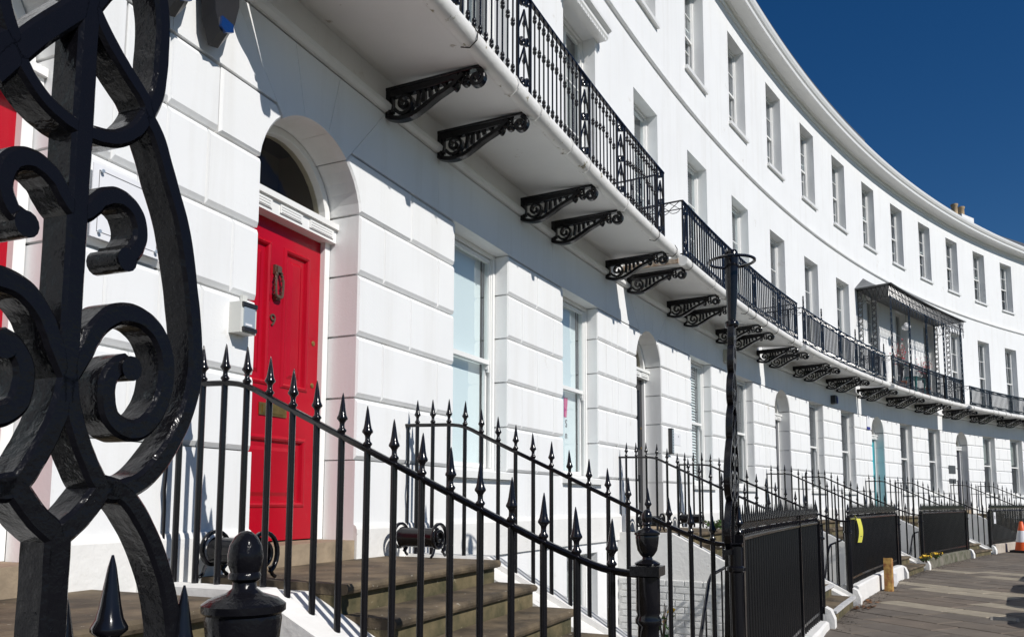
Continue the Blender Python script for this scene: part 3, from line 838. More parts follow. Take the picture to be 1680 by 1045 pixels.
# style B: square bars with ring bands and oval pilasters
def plain_bar(h):
    mb = MB(); mb.box(-.009, .009, -.009, .009, .03, h-.01)
    return mb
def oval_panel(h, w=.15, fin=False):
    mb = MB(); x = w/2; r = .011
    for q in (-x, x): mb.box(q-r, q+r, -r, r, 0, h)
    for zc, rz in ((h*.5, h*.30),):
        pts = [(x*.80*cos(t*PI/10), zc+rz*sin(t*PI/10)) for t in range(21)]
        mb.ribbon(pts, .015, -.009, .009, .003); mb.ribbon([(p[0]*.45, zc+(p[1]-zc)*.7) for p in pts], .010, -.008, .008, .003)
    for zc in (.09, h-.09): mb.ribbon([(x*.7*cos(t*PI/6), zc+x*.7*sin(t*PI/6)) for t in range(13)], .014, -.009, .009, .003)
    if fin:
        mb.ribbon([(-.03, h), (-.03, h+.17)], .014, -.008, .008); mb.ribbon([(.03, h), (.03, h+.17)], .014, -.008, .008)
        mb.lathe([(.012, h+.17), (.022, h+.19), (.008, h+.21), (.02, h+.23), (.004, h+.27)], 6); mb.ribbon([(.03*cos(t*PI/4), h+.09+.03*sin(t*PI/4)) for t in range(9)], .012, -.008, .008)
    return mb
def band_unit():
    mb = MB()
    mb.ribbon([(.045*cos(t*PI/5), .045*sin(t*PI/5)) for t in range(11)], .012, -.008, .008, .003)
    return mb
def styleB(B, a, b, zb, zt, pk, fin=False, o=.84, sides=(1, 1), band=True):
    h = zt-zb
    rail_run(B, a, b, o, zt, .017); rail_run(B, a, b, o, zb+.01, .010)
    if band: rail_run(B, a, b, o, zt-.105, .008); rail_run(B, a, b, o, zb+.115, .008)
    OP = cached('oval%.2f%d' % (h, fin), lambda: oval_panel(h, .15, fin), M['iron'])
    for s in pk: put('oval_panel', OP, None, B, FR(s, o, zb))
    BM_ = cached('pbar%.2f' % h, lambda: plain_bar(h), M['iron'])
    n = int((b-a)/.112)
    for j in range(1, n):
        s = a+(b-a)*j/n
        if any(abs(s-q) < .085 for q in pk): continue
        put('bar', BM_, None, B, FR(s, o, zb))
    if band:
        for z in (zt-.053, zb+.062):
            mb = MB(); n2 = int((b-a)/.098)
            for j in range(n2):
                m4 = FR(a+(b-a)*(j+.5)/n2, o, z); mb.m = lambda x, y, q: m4 @ Vector((x, y, q))
                mb.ribbon([(.042*cos(t*PI/4), .042*sin(t*PI/4)) for t in range(9)], .011, -.007, .007, .002)
            meta(part('ring_band', mb, M['iron'], B), kind='stuff')
    for q, sE in zip(sides, (a, b)):
        if not q: continue
        side_rail(B, sE, .03, o, zt, .012); side_rail(B, sE, .03, o, zb+.02, .010); side_rail(B, sE, .03, o, zt-.11, .007)
        mb = MB(W)
        for j in range(5):
            pts = [(sE, .06+j*.15+.075*(1+math.cos(PI-t*PI/5)), zt-.11+.0-.05*math.sin(t*PI/5)) for t in range(6)]
            mb.tube(pts, .005, 4)
            mb.tube([(sE, .06+j*.15, zt-.11), (sE, .06+(j+1)*.15, zt)], .005, 4); mb.tube([(sE, .06+j*.15, zt), (sE, .06+(j+1)*.15, zt-.11)], .005, 4)
        part('side_scroll', mb, M['iron'], B)
        for j in (0.28, .56): put('bar', BM_, None, B, FR(sE, j, zb))
def kl(*a): return [x*U for x in a]
B2 = slab(H2, -2.42*U, .36*U); styleB(B2, -2.40*U, .34*U, 3.25, 4.00, kl(-2.36, -1.55, -.85, -.18, .30))
br = MB(W).box(-2.43*U-.02, -2.42*U-.013, .02, .80, 3.13, 3.20); part('bare_brick_edge', br, mat('crumbling masonry', (.22, .13, .07), .95, col2=(.45, .40, .33), vscale=14, bump=1, bscale=30), B2)
B3 = slab(H3, .48*U, 3.30*U); styleB(B3, .50*U, 3.26*U, 3.25, 4.00, kl(.54, 1.10, 1.66, 2.22, 2.80, 3.22), fin=True)
BV = slab(H4, 3.45*U, 6.16*U); styleB(BV, 3.46*U, 6.16*U, 3.25, 4.02, kl(3.52, 4.17, 4.81, 5.46, 6.10))
B5 = slab(H5, 6.36*U, 9.38*U); styleB(B5, 6.38*U, 9.36*U, 3.25, 3.90, kl(6.44, 7.2, 8.0, 8.8, 9.3))
B6 = slab(H6, 9.48*U, 12.4*U); styleB(B6, 9.5*U, 12.38*U, 3.25, 3.90, kl(9.55, 10.3, 11.1, 11.9))
for B, k0, k1 in ((B1, -5, -3), (B2, -2, 0), (B3, 1, 3), (BV, 4, 6), (B5, 7, 9), (B6, 10, 12)):
    for k in range(k0, k1+1):
        for d in (-.34, .34):
            put('bracket', BR, None, B, FR((k+d)*U, 0, 3.125 if True else 0))
# veranda canopy
def veranda():
    a, b = 3.40*U, 6.22*U; n = 18; o = .90
    mb = MB(W); OO = [.0, .12, .28, .48, .70, .98]; n = 36
    for i in range(n+1):
        s_ = a+(b+.05-a)*i/n; e = min(1, (s_-a)/.75, (b+.05-s_)/.75); h_ = .46*e
        for o_ in OO: mb.v.append(W(s_, o_, 6.035+h_*(1-o_/.98)**1.9))
        for o_ in OO[::-1]: mb.v.append(W(s_, o_, 6.015))
    q = 12
    for i in range(n):
        for j in range(q): mb.f.append((i*q+j, i*q+(j+1) % q, (i+1)*q+(j+1) % q, (i+1)*q+j))
    mb.f.append(tuple(range(q))); mb.f.append(tuple(n*q+j for j in range(q))[::-1])
    part('canopy_roof', mb, M['lead'], BV, True)
    rail_run(BV, a, b, o, 6.01, .022, name='canopy_rail'); rail_run(BV, a, b, o, 5.66, .010, name='canopy_rail')
    def post():
        mb = MB(); h = 2.78; x = .055
        for q in (-x, x): mb.box(q-.009, q+.009, -.009, .009, 0, h)
        z = .0; i = 0
        while z < h-.15:
            mb.tube([(-x, 0, z), (x, 0, z+.15)], .010, 4); mb.tube([(x, 0, z), (-x, 0, z+.15)], .010, 4)
            mb.ribbon([(.028*cos(t*PI/4), z+.075+.05*sin(t*PI/4)) for t in range(9)], .010, -.006, .006, .002); z += .17
        return mb
    PM = cached('vpost', post, M['bars'])
    for k in (3.50, 4.17, 4.81, 5.46, 6.12): put('post', PM, None, BV, FR(k*U, .87, 3.25))
    for sE in (3.47*U, 6.15*U):
        for oo in (.08, .45): put('post', PM, None, BV, FR(sE, oo, 3.25, PI/2))
        side_rail(BV, sE, 0, o, 6.01, .016); side_rail(BV, sE, 0, o, 5.66, .008)
    mb = MB(); nn = 54
    for j in range(nn):
        m4 = FR(a+(b-a)*(j+.5)/nn, o, 5.66); mb.m = lambda x, y, q: m4 @ Vector((x, y, q))
        w2 = (b-a)/nn/2
        mb.ribbon([(-w2, 0), (w2, .33)], .021, -.006, .006, .002); mb.ribbon([(w2, 0), (-w2, .33)], .021, -.006, .006, .002)
        if j % 2: mb.ribbon([(0, 0), (0, -.20)], .022, -.006, .006, .002); mb.ribbon([(.03*cos(t*PI/4), -.09+.05*sin(t*PI/4)) for t in range(9)], .009, -.005, .005, .002)
    meta(part('frieze', mb, M['bars'], BV), kind='stuff')
    for sE in (3.47*U, 6.15*U):
        mb = MB(W)
        for j in range(7):
            y0 = .04+j*.12
            mb.tube([(sE, y0, 5.66), (sE, y0+.12, 6.0)], .006, 4); mb.tube([(sE, y0+.12, 5.66), (sE, y0, 6.0)], .006, 4)
        for (c0, c1) in ((.08, .45), (.45, .86)):
            m_ = (c0+c1)/2
            mb.tube([(sE, c0, 5.45), (sE, m_-.08, 5.62), (sE, m_, 5.66), (sE, m_+.08, 5.62), (sE, c1, 5.45)], .006, 4)
        part('side_frieze', mb, M['iron'], BV)
veranda()
def plant(s, o, z, h, label, col, leafm, n, spread, name='flowering_plant', pot=True, cat='plant', seed=1):
    r_ = random.Random(seed)
    t = thing(name, W(s, o, z), label, cat)
    if pot: put('pot', cached('ppot', lambda: MB().lathe([(.11, 0), (.15, .24), (.165, .24), (.165, .29), (.13, .29)], 12), M['terra'], True), None, t, FR(s, o, z))
    z0 = z+(.27 if pot else 0); mb = MB(W); lf = MB(W); fl = MB(W)
    for i in range(n):
        a = r_.uniform(0, 2*PI); q = spread*math.sqrt(r_.random()); hh_ = h*r_.uniform(.6, 1)
        tip = (s+q*cos(a), o+q*sin(a)*.7, z0+hh_); mb.tube([(s, o, z0), (s+q*.3*cos(a), o+q*.2*sin(a), z0+hh_*.5), tip], .005, 3, rs=[.007, .005, .003])
        for k in range(3):
            u_ = r_.uniform(.4, 1); c = (s+(tip[0]-s)*u_+r_.uniform(-.05, .05), o+(tip[1]-o)*u_+r_.uniform(-.05, .05), z0+hh_*u_)
            d = [r_.uniform(-.03, .03) for _ in range(6)]
            (fl if col and (u_ > (.55 if pot else .86)) else lf).add([c, (c[0]+d[0], c[1]+d[1], c[2]+.03), (c[0]+d[2]+.02, c[1]+d[3], c[2]+d[4]), (c[0]+.02, c[1]+d[5], c[2]-.025)], [(0, 1, 2, 3)])
    part('stems', mb, M['twig'], t)
    if lf.v: meta(part('leaves', lf, leafm, t), kind='stuff')
    if fl.v: meta(part('flowers', fl, col, t), kind='stuff')
    return t
plant(4.35*U, .45, 3.29, 1.35, 'tall red flowering plant in a pot on the veranda, behind its left bays', M['flowr'], M['leaf'], 36, .38, seed=2)
plant(5.20*U, .45, 3.29, 1.05, 'bushy red flowering plant in a pot on the veranda, right of the taller one', M['flowr'], M['leaf'], 46, .42, seed=5)
t = thing('bench', W(4.78*U, .5, 3.29), 'small teal painted table standing on the veranda between the plants', 'table')
t.name = 'small_table'
mb = MB(W).box(4.6*U, 4.96*U, .35, .68, 3.76, 3.79); part('tabletop', mb, M['teal'], t)
for x in (4.62, 4.94):
    for o in (.38, .65): mb = MB(W).box(x*U-.015, x*U+.015, o-.015, o+.015, 3.29, 3.76); part('leg', mb, M['teal'], t)
t = thing('hanging_lantern', W(4.55*U, .5, 5.2), 'white hanging lantern under the veranda roof', 'lantern')
mb = MB(W); mb.tube([(4.55*U, .5, 5.42), (4.55*U, .5, 6.1)], .006, 4); part('cord', mb, M['iron'], t)
put('shade', cached('lant', lambda: MB().lathe([(.05, 0), (.12, .05), (.13, .12), (.05, .22), (.02, .24)], 10), M['signw'], True), None, t, FR(4.55*U, .5, 5.2))

# ------------------------------------------------------------------ steps with side walls
def stringer(o):      # top of the white side wall
    return -.40 if o < .72 else -.40-.49*(o-.72)
def steps(kd, label, nos=False, left=True, brickside=False, sides=(-.5, .5), lab2=None):
    T_ = thing('entrance_steps', W(kd*U, 1.2, PV), label, 'steps', 'stone steps up to the front doors')
    a, b = (kd-.365)*U, (kd+.365)*U
    mb = MB(W); mb.box(a, b, .0, .90, -.56, -.455, 3); part('riser', mb, M['moss'], T_)
    def tread(o0, o1, z, seg=14):
        rr_ = random.Random(int((z+9)*1000)+kd*31)
        q = MB(W); prof = lambda j: [(o0, z-.052), (o1-.03, z-.052), (o1-.008, z-.045), (o1, z-.03), (o1, z-.014-j*.5), (o1-.012-j*.7, z-j*.4), (o0, z)]
        k = len(q.v); n = 7
        for i in range(seg+1):
            s = a+(b-a)*i/seg; j = max(0, rr_.gauss(.002, .006))
            for (o, zz) in prof(j): q.v.append(W(s, o, zz))
        for i in range(seg):
            for jj in range(n):
                x = k+i*n+jj; y = k+i*n+(jj+1) % n; q.f.append((x, y, y+n, x+n))
        q.f.append(tuple(k+jj for jj in range(n))[::-1]); q.f.append(tuple(k+seg*n+jj for jj in range(n)))
        return q
    # landing made of slabs
    part('landing', tread(.0, .95, -.40), M['stone'], T_)
    for i in range(1, 7):
        z = -.40-.1457*i; o1 = .95+.27*i
        part('step', tread(o1-.30, o1, z), M['stone'], T_)
        q = MB(W); q.box(a+.002, b-.002, 0.0, o1-.035, z-.15, z-.053, 2); part('riser', q, M['moss'], T_)
        if nos: q = MB(W); q.box(a, b, o1-.055, o1+.003, z-.03, z+.003, 2); part('painted_nosing', q, M['nosing'], T_)
    for d in sides:
        s = (kd+d)*U; w = .085
        # outline in (o,z)
        O = [(0.005, -3.8), (2.50, -3.8), (2.50, stringer(2.50)), (1.6, stringer(1.6)), (.72, -.40), (.005, -.40)]
        q = MB(lambda x, y, z: W(y, x, z)); q.prism(O, s-w, s+w); part('side_wall', q, M['plinth'], T_)
        a2, b2 = (s+w, a) if d < 0 else (b, s-w)
        q = MB(lambda x, y, z: W(y, x, z)); q.prism([(0.005, -.50), (2.50, stringer(2.50)-.10), (2.45, stringer(2.45)-.05), (.72, -.44), (.005, -.44)], min(a2, b2), max(a2, b2)); part('fillet', q, M['plinth'], T_)
        q = MB(lambda x, y, z: W(y, x, z)); q.prism([(2.502, PV-.05), (2.60, PV-.05), (2.60, PV+.10), (2.56, PV+.20), (2.502, PV+.23)], min(s-w, s+w)-.0, max(s-w, s+w)); part('end_block', q, M['plinth'], T_)
    if brickside:
        s = (kd-.5)*U-.085; z = -2.75; row = 0
        while z < -.98:
            o = .06-(.115 if row % 2 else 0)
            while o < 2.42:
                o1 = min(o+.225, 2.46); oo = max(o, .03)
                if o1-oo > .05:
                    r_ = random.uniform(0, .006); q = MB(W); q.add([(s-.014-r_, oo+.006, z+.006), (s-.014-r_, o1-.006, z+.006), (s-.014-r_, o1-.006, z+.066), (s-.014-r_, oo+.006, z+.066),
                        (s+.002, oo, z), (s+.002, o1, z), (s+.002, o1, z+.072), (s+.002, oo, z+.072)], [(0, 1, 2, 3), (4, 5, 1, 0), (5, 6, 2, 1), (6, 7, 3, 2), (7, 4, 0, 3)])
                    part('brick', q, M['brickw'], T_)
                o += .235
            z += .081; row += 1
    return T_
SL = 'stone steps '
ST0 = steps(-6, SL+'and brown landing left of the iron rail, seen through the big scroll panel', sides=(-.5,))
ST1 = steps(-5, 'worn brown stone steps up to the red door numbered 9', sides=(-.5, .5))
ST2 = steps(-2, 'stone steps with white painted edges, right of the black lamp standard', nos=True, brickside=True)
ST3 = steps(1, SL+'with mossy risers beside the ochre wooden post')
ST4 = steps(4, SL+'below the turquoise door, between the last two dark railing panels')
ST5 = steps(7, SL+'below the far grey door at the right edge')
ST6 = steps(10, SL+'furthest along the curve beyond the right edge')

# ------------------------------------------------------------------ iron spear railings
def spear():
    mb = MB()
    mb.lathe([(.0155, -.01), (.017, .012), (.023, .018), (.023, .024), (.014, .034), (.0125, .048), (.014, .058), (.020, .066), (.0275, .073), (.0275, .079), (.0205, .092), (.0160, .112), (.0115, .142), (.0065, .173), (.0018, .192)], 8)
    return mb
SPM = cached('spearhead', spear, M['iron'], True)
def barmesh(L):
    L = round(L, 2)
    return cached('railbar%.2f' % L, lambda: MB().lathe([(.0155, -L), (.0155, 0)], 8), M['iron'], True), L
RP = [(-.02, .575), (.20, .57), (.42, .563), (.54, .535), (.68, .468), (.90, .365), (1.17, .24), (1.48, .095), (1.77, -.04), (2.02, -.155), (2.16, -.212), (2.28, -.255), (2.40, -.272), (2.50, -.272)]
RPS = spline(RP, 3)
def rz(o):
    for i in range(len(RPS)-1):
        if RPS[i][0] <= o <= RPS[i+1][0]:
            t = (o-RPS[i][0])/(RPS[i+1][0]-RPS[i][0]+1e-9); return RPS[i][1]+(RPS[i+1][1]-RPS[i][1])*t
    return RPS[-1][1]
def urn(scale=1.0):
    mb = MB(); p = [(.045, 0), (.048, .008), (.038, .014), (.020, .022), (.018, .03), (.026, .038), (.037, .055), (.0415, .080), (.044, .105), (.043, .110), (.048, .114), (.048, .122), (.040, .128), (.022, .134),
                    (.014, .140), (.0135, .147), (.0185, .151), (.0185, .156), (.0165, .159), (.0195, .167), (.0205, .178), (.0185, .19), (.013, .20), (.007, .2055), (.002, .207)]
    mb.lathe([(r*scale, z*scale) for r, z in p], 20); return mb
def stair_rail(k, label, end='post', lean=0, grp='spear railings beside the entrance steps'):
    s = k*U
    Rl = thing('stair_railing', W(s, 1.2, -.9), label, 'railing', grp)
    mb = MB(W); mb.ribbon_ = None
    pts = [(s, o, z) for o, z in RPS]
    # flat handrail section
    kk = len(mb.v); n = 6
    for i, (o, z) in enumerate(RPS):
        o2, z2 = RPS[min(i+1, len(RPS)-1)]; o1, z1 = RPS[max(0, i-1)]; L_ = math.hypot(o2-o1, z2-z1); no, nz = -(z2-z1)/L_, (o2-o1)/L_
        for (q, w_) in ((-.013, -.010), (-.013, .010), (.006, .021), (.013, .014), (.013, -.014), (.006, -.021)):
            mb.v.append(W(s+w_, o+no*q, z+nz*q))
    for i in range(len(RPS)-1):
        for j in range(n):
            x = kk+i*n+j; y = kk+i*n+(j+1) % n; mb.f.append((x, y, y+n, x+n))
    mb.f.append(tuple(kk+j for j in range(n))); mb.f.append(tuple(kk+(len(RPS)-1)*n+j for j in range(n))[::-1])
    part('handrail', mb, M['iron'], Rl, True)
    o = .10; i = 0
    while o < 2.40:
        z = rz(o); zbot = stringer(o)-.02
        me, L = barmesh(z-zbot)
        bo = put('bar', me, None, Rl, FR(s, o, z))
        put('spearhead', SPM, None, bo, FR(s, o, z+.004) @ Matrix.Diagonal((.9, .9, 1, 1)) @ Matrix.Rotation(random.uniform(-.03, .03), 4, 'X') @ Matrix.Rotation(random.uniform(-.02, .02), 4, 'Y'))
        o += .1385; i += 1
    mb = MB(W); mb.tube([(s, .015, .575), (s, .02, .15), (s-.015, .03, .05), (s, .02, -.05), (s, .02, -.40)], .009, 5); part('wall_stay', mb, M['iron'], Rl)
    if end == 'urn':
        mb = MB(); mb.lathe([(.040, 0), (.040, .84), (.048, .85), (.048, .865), (.040, .875), (.040, .96), (.05, .97), (.05, .985), (.042, 1.0), (.046, 1.01), (.046, 1.14)], 8)
        put('newel_post', mb.mesh('newel', True), M['iron'], Rl, FR(s, 2.455, -1.42))
        mb = MB(W); mb.box(s-.055, s+.055, 2.40, 2.51, -.275, -.240); part('newel_cap', mb, M['iron'], Rl)
        put('urn_finial', cached('urn', urn, M['iron'], True), None, Rl, FR(s, 2.455, -.238))
    else:
        mb = MB(); mb.lathe([(.045, 0), (.045, .98), (.06, .99), (.06, 1.01), (.045, 1.02), (.045, 1.14)], 8)
        put('newel_post', mb.mesh('newel', True), M['iron'], Rl, FR(s, 2.455, -1.42))
    return Rl
RL = 'black spear topped railing '
stair_rail(-5.47, RL+'left of the red door, ending in an urn newel', 'urn')
stair_rail(-4.52, RL+'right of the red door, running down to the lamp standard')
stair_rail(-2.5, RL+'left of the narrow black door, behind the lamp standard')
stair_rail(-1.5, RL+'right of the narrow black door')
stair_rail(.5, RL+'left of the third doorway, above the yellow tag')
stair_rail(1.5, RL+'right of the third doorway, by the yellow flowers')
stair_rail(3.5, RL+'left of the turquoise door')
stair_rail(4.5, RL+'right of the turquoise door')
stair_rail(6.5, RL+'left of the far grey door')
stair_rail(7.5, RL+'right of the far grey door at the picture edge')

def area_rail(k0, k1, label, zt=-.235, base='white', pz=-1.20):
    a, b = k0*U, k1*U; o = 2.45
    A = thing('area_railing', W((a+b)/2, o, PV), label, 'railing', 'dark railing panels along the pavement')
    n = max(3, int((b-a)/.5))
    mb = MB(W); mb.sweep([(o-.022, zt-.018), (o+.022, zt-.018), (o+.026, zt), (o+.014, zt+.014), (o-.014, zt+.014), (o-.026, zt)], a, b, n); part('top_rail', mb, M['iron'], A, True)
    mb = MB(W); mb.box(a, b, o-.012, o+.012, pz+.075, pz+.105, n); part('bottom_rail', mb, M['iron'], A)
    nb = int((b-a)/.122)
    L = round(zt-pz+.01, 2)
    me = cached('abar%.2f' % L, lambda: MB().lathe([(.0145, -L), (.0145, 0)], 8), M['bars'], True)
    for i in range(1, nb): put('bar', me, None, A, FR(a+(b-a)*i/nb, o, zt))
    for s in (a+.0, b):
        mb = MB(W); mb.box(s-.032, s+.032, o-.032, o+.032, pz-.02, zt+.02); part('post', mb, M['iron'], A)
        put('spearhead', SPM, None, A, FR(s, o, zt+.015))
    # cresting: beads, scrolls, small spikes
    mb = MB(); n2 = int((b-a)/.049)
    m4 = None
    for j in range(n2):
        m4 = FR(a+(b-a)*(j+.5)/n2, o, zt); mb.m = lambda x, y, q: m4 @ Vector((x, y, q))
        h = .215 if j % 2 else .15
        mb.lathe([(.008, .075), (.014 if j % 2 else .009, .10), (.0015, h)], 4)
        if j % 2: mb.ribbon([(.020*cos(t*PI/3), .032+.015*sin(t*PI/3)) for t in range(7)], .008, -.007, .007, .002)
    meta(part('spiked_cresting', mb, M['iron'], A), kind='stuff')
    mb = MB(W); mb.box(a, b, o-.007, o+.007, zt+.052, zt+.092, n); part('cresting_strip', mb, M['iron'], A)
    # plinth
    km = {'white': M['plinth'], 'old': M['oldkerb'], 'pink': M['pinkkerb']}[base]
    mb = MB(W); a2, b2 = a+.05, b-.05
    kk = len(mb.v); n3 = int((b2-a2)/.25); r_ = random.Random(int(a*13))
    for i in range(n3+1):
        s = a2+(b2-a2)*i/n3; j = r_.uniform(-.012, .012)
        for (oo, zz) in ((2.34, -3.8), (2.56+j, PV-.02), (2.555+j, pz-.02), (2.53+j, pz+j*.5), (2.34, pz)): mb.v.append(W(s, oo, zz))
    for i in range(n3):
        for j in range(5):
            x = kk+i*5+j; y = kk+i*5+(j+1) % 5; mb.f.append((x, y, y+5, x+5))
    mb.f.append(tuple(kk+j for j in range(5))); mb.f.append(tuple(kk+n3*5+j for j in range(5))[::-1])
    part('plinth', mb, km, A)
    # tie strips half way along
    if k0 > -4: return A
    mid = (a+b)/2+.9
    mb = MB(W); mb.box(mid-.012, mid+.012, o+.0135, o+.028, pz, zt+.10); part('flat_bar', mb, M['iron'], A)
    return A
AR = 'black area railing panel '
AR1 = area_rail(-4.44, -2.54, AR+'nearest to the camera, beside the lamp standard', pz=-1.33)
AR2 = area_rail(-1.46, .44, AR+'with a yellow paper tag, on a white plinth', pz=-1.17)
AR3 = area_rail(1.54, 3.46, AR+'on an old mossy kerb with yellow flowers', base='old', pz=-1.20)
AR4 = area_rail(4.54, 6.46, AR+'with a small white notice, on a buff stone plinth', base='pink', pz=-1.17)
AR5 = area_rail(7.54, 9.46, AR+'beyond the traffic cone at the right edge', base='pink', pz=-1.17)

# basement handrail behind the first panels
for i, (k, lb) in enumerate(((-2.5, 'black basement handrail below the second house, seen between the railing bars'), (.5, 'black basement handrail left of the steps by the wooden post'), (3.5, 'black basement handrail left of the far steps'))):
    s = (k-.6)*U; P = [((k-.12)*U, 1.5, -.74), ((k-.48)*U, 1.5, -.79), ((k-.54)*U, 1.5, -.86), ((k-.70)*U, 1.5, -1.38), ((k-1.2)*U, 1.5, -2.95), ((k-1.2)*U, 1.5, -3.8)]
    t = thing('basement_handrail', W(s, 1.5, -3.0), lb, 'handrail', 'basement handrails')
    mb = MB(W); mb.tube(P, .020, 6); part('rail', mb, M['iron'], t, True)
    for d, z in ((-.30, -.77), (-.45, -.79), (-.60, -1.06), (-.75, -1.52), (-.90, -2.0), (-1.05, -2.5)):
        mb = MB(W); mb.tube([((k+d)*U, 1.5, z), ((k+d)*U, 1.5, z-1.3)], .011, 5); part('baluster', mb, M['iron'], t)

# ------------------------------------------------------------------ cast-iron lamp standards with scroll lattice
def lattice(x0, low=-.30, top=1.25):
    """returns list of (path, width) in (ds,z); symmetric pieces are mirrored"""
    P = []
    loopL = [(.082, .428), (.100, .410), (.122, .366), (.145, .318), (.163, .250), (.175, .181), (.172, .124), (.147, .068), (.113, .028), (.083, .012), (.051, .011), (.026, .045), (.008, .085), (.0, .12)]
    P.append((loopL, .031, 1))
    P.append(([(0, .515), (.025, .487), (.050, .466), (.079, .444), (.084, .428)], .028, 1, [(0, .515), (.03, .480), (.062, .440), (.10, .385)]))
    P.append(([(.0, .375), (.022, .378), (.045, .386), (.068, .405), (.082, .428)], .026, 1))
    P.append(([(.0, .285), (.014, .296), (.030, .314), (.053, .322), (.074, .313), (.082, .290), (.073, .268), (.060, .262)], .026, 1))
    P.append(([(.0, .118), (.018, .150), (.032, .176), (.056, .196), (.088, .199), (.116, .184), (.130, .152), (.125, .112), (.104, .082), (.079, .074), (.054, .087), (.048, .119), (.059, .139), (.074, .146)], .029, 1))
    P.append(([(.051, .013), (.026, -.016), (.0, -.040), (-.002, -.075)], .034, 1))
    P.append(([(.050, .014), (.083, .002), (.121, -.045), (.148, -.102), (.160, -.158), (.155, -.22), (.12, -.275), (.08, -.30)], .031, 1))
    P.append(([(.0, .52), (.0, .40), (.0, .25), (.0, .16), (.0, .095)], .033, 0))
    P.append(([(.0, -.035), (.0, -.15), (.0, -.31)], .040, 0))
    # above the pinch: same motif turned over and shrinking
    P.append(([(.082, .428), (.096, .462), (.100, .505), (.098, .56), (.080, .61), (.045, .66), (.03, .70)], .028, 1))
    P.append(([(0, .50), (.022, .54), (.05, .575), (.062, .60)], .022, 1))
    for z0, w_, h_ in ((.66, .085, .24), (.90, .062, .20), (1.08, .042, .17)):
        P.append(([(.025, z0), (w_*.8, z0+h_*.15), (w_, z0+h_*.45), (w_*.75, z0+h_*.8), (.022, z0+h_)], .022, 1))
        P.append(([(0, z0+h_*.3), (w_*.35, z0+h_*.5), (w_*.5, z0+h_*.42), (w_*.35, z0+h_*.32)], .016, 1))
        P.append(([(.0, z0-.02), (.0, z0+h_)], .020, 0))
    return P
def standard(s, o, label, lean=0.0, thick=.042, grp='cast iron lamp standards', m=None, det=5, slim=.74, zs=1.0):
    m = m or M['iron']
    T_ = thing('lamp_standard', W(s, o, -.30), label, 'lamp post', grp)
    def mp(x, y, z):
        z = z*zs if z > 0 else z
        return W(s+x, o-y+lean*(z+.3), z)
    for en in lattice(0):
        pts, w_, mir = en[:3]
        Q = spline(pts, det); w_ = w_*slim
        scroll = len(pts) > 7 and pts[-1] in ((.060, .262), (.074, .146))
        ws = [w_*(1.0 if not scroll else 1.0+.12*math.sin(i/len(Q)*PI)) for i in range(len(Q))]
        # swell of hand-cast iron
        ws = [w*(1+.05*pnoise(Vector((i*.35, pts[0][0]*50, pts[0][1]*20)))) for i, w in enumerate(ws)]
        for sg in ((1, -1) if mir else (1,)):
            if sg < 0 and len(en) > 3: Q = spline(en[3], det); ws = [w_*1.25]*len(Q)
            mb = MB(mp); mb.ribbon([(q[0]*sg, q[1]) for q in Q], w_, 0, thick, .004, ws)
            SHARP[0] = 38; part('scroll_bar', mb, m, T_, True); SHARP[0] = 50
            if scroll:     # ball end
                e = Q[-1]; mb = MB(mp); c = MB(lambda x, y, z: mp(x, y, z)); rb = .0135 if pts[-1] == (.074, .146) else .013
                c.prism([(e[0]*sg+rb*cos(t*PI/7), e[1]-.006+rb*sin(t*PI/7)) for t in range(14)], -.003, thick+.003); part('scroll_eye', c, m, T_, True)
    for (bx, bz) in ((.060, .455),):
        mb = MB(mp); mb.prism([(0.03, .50), (.075, .452), (.035, .468)], .008, .03); part('thorn', mb, m, T_)
    mb = MB(mp); mb.lathe([(.022, 1.215), (.040, 1.225), (.046, 1.245), (.040, 1.265), (.026, 1.275)], 12, c=(0, thick/2, 0)); part('collar', mb, m, T_, True)
    mb = MB(mp); mb.lathe([(.027, 1.27), (.030, 1.32), (.037, 1.45), (.042, 1.60), (.044, 1.72), (.041, 1.765), (.034, 1.78)], 8, c=(0, thick/2, 0), sq=True); part('shaft', mb, m, T_, True)
    mb = MB(mp); mb.tube([(.145*cos(t*PI/16)-.0, thick/2+.145*sin(t*PI/16), 1.70) for t in range(33)], .0105, 6, cap=False); part('lantern_ring', mb, m, T_, True)
    for sg in (-1, 1): mb = MB(mp); mb.tube([(sg*.03, thick/2, 1.70), (sg*.142, thick/2, 1.70)], .007, 5); part('ring_arm', mb, m, T_)
    mb = MB(mp); mb.box(-.16, .16, -.006, thick+.006, -.33, -.298); part('base_plate', mb, m, T_)
    mb = MB(mp); mb.box(-.04, .04, -.012, thick+.014, -1.40, -.33); part('post', mb, m, T_)
    return T_
standard(-10.77, 2.44, 'tall black lamp standard with an empty lantern ring, beside the nearest railing panel', lean=.025, zs=.925)
standard(-15.61, 2.40, 'big out of focus black iron scroll panel filling the left foreground', m=M['cast'], det=9, thick=.040, slim=.76)
# foreground urn newel and spears
t = thing('urn_newel', W(-15.333, 2.40, PV), 'black urn topped newel at the bottom left foreground', 'newel post')
mb = MB(); mb.lathe([(.040, 0), (.040, 1.18), (.046, 1.2), (.046, 1.228)], 10); put('post', mb.mesh('nposts', True), M['iron'], t, FR(-15.333, 2.40, PV-.07))
put('urn_finial', cached('urnbig', lambda: urn(1.08), M['cast'], True), None, t, FR(-15.333, 2.40, -.263))
t = thing('spear_rail', W(-15.5, 2.4, PV), 'two short black spearheads at the bottom left, below the scroll panel', 'railing')
for s, o, zt in ((-15.546, 2.40, -.057), (-15.575, 2.37, -.095), (-15.44, 2.40, -.098)):
    bo = put('bar', barmesh(1.0)[0], None, t, FR(s, o, zt-.125) @ Matrix.Diagonal((.7, .7, 1, 1))); put('spearhead', SPM, None, bo, FR(s, o, zt-.125) @ Matrix.Scale(.65, 4))
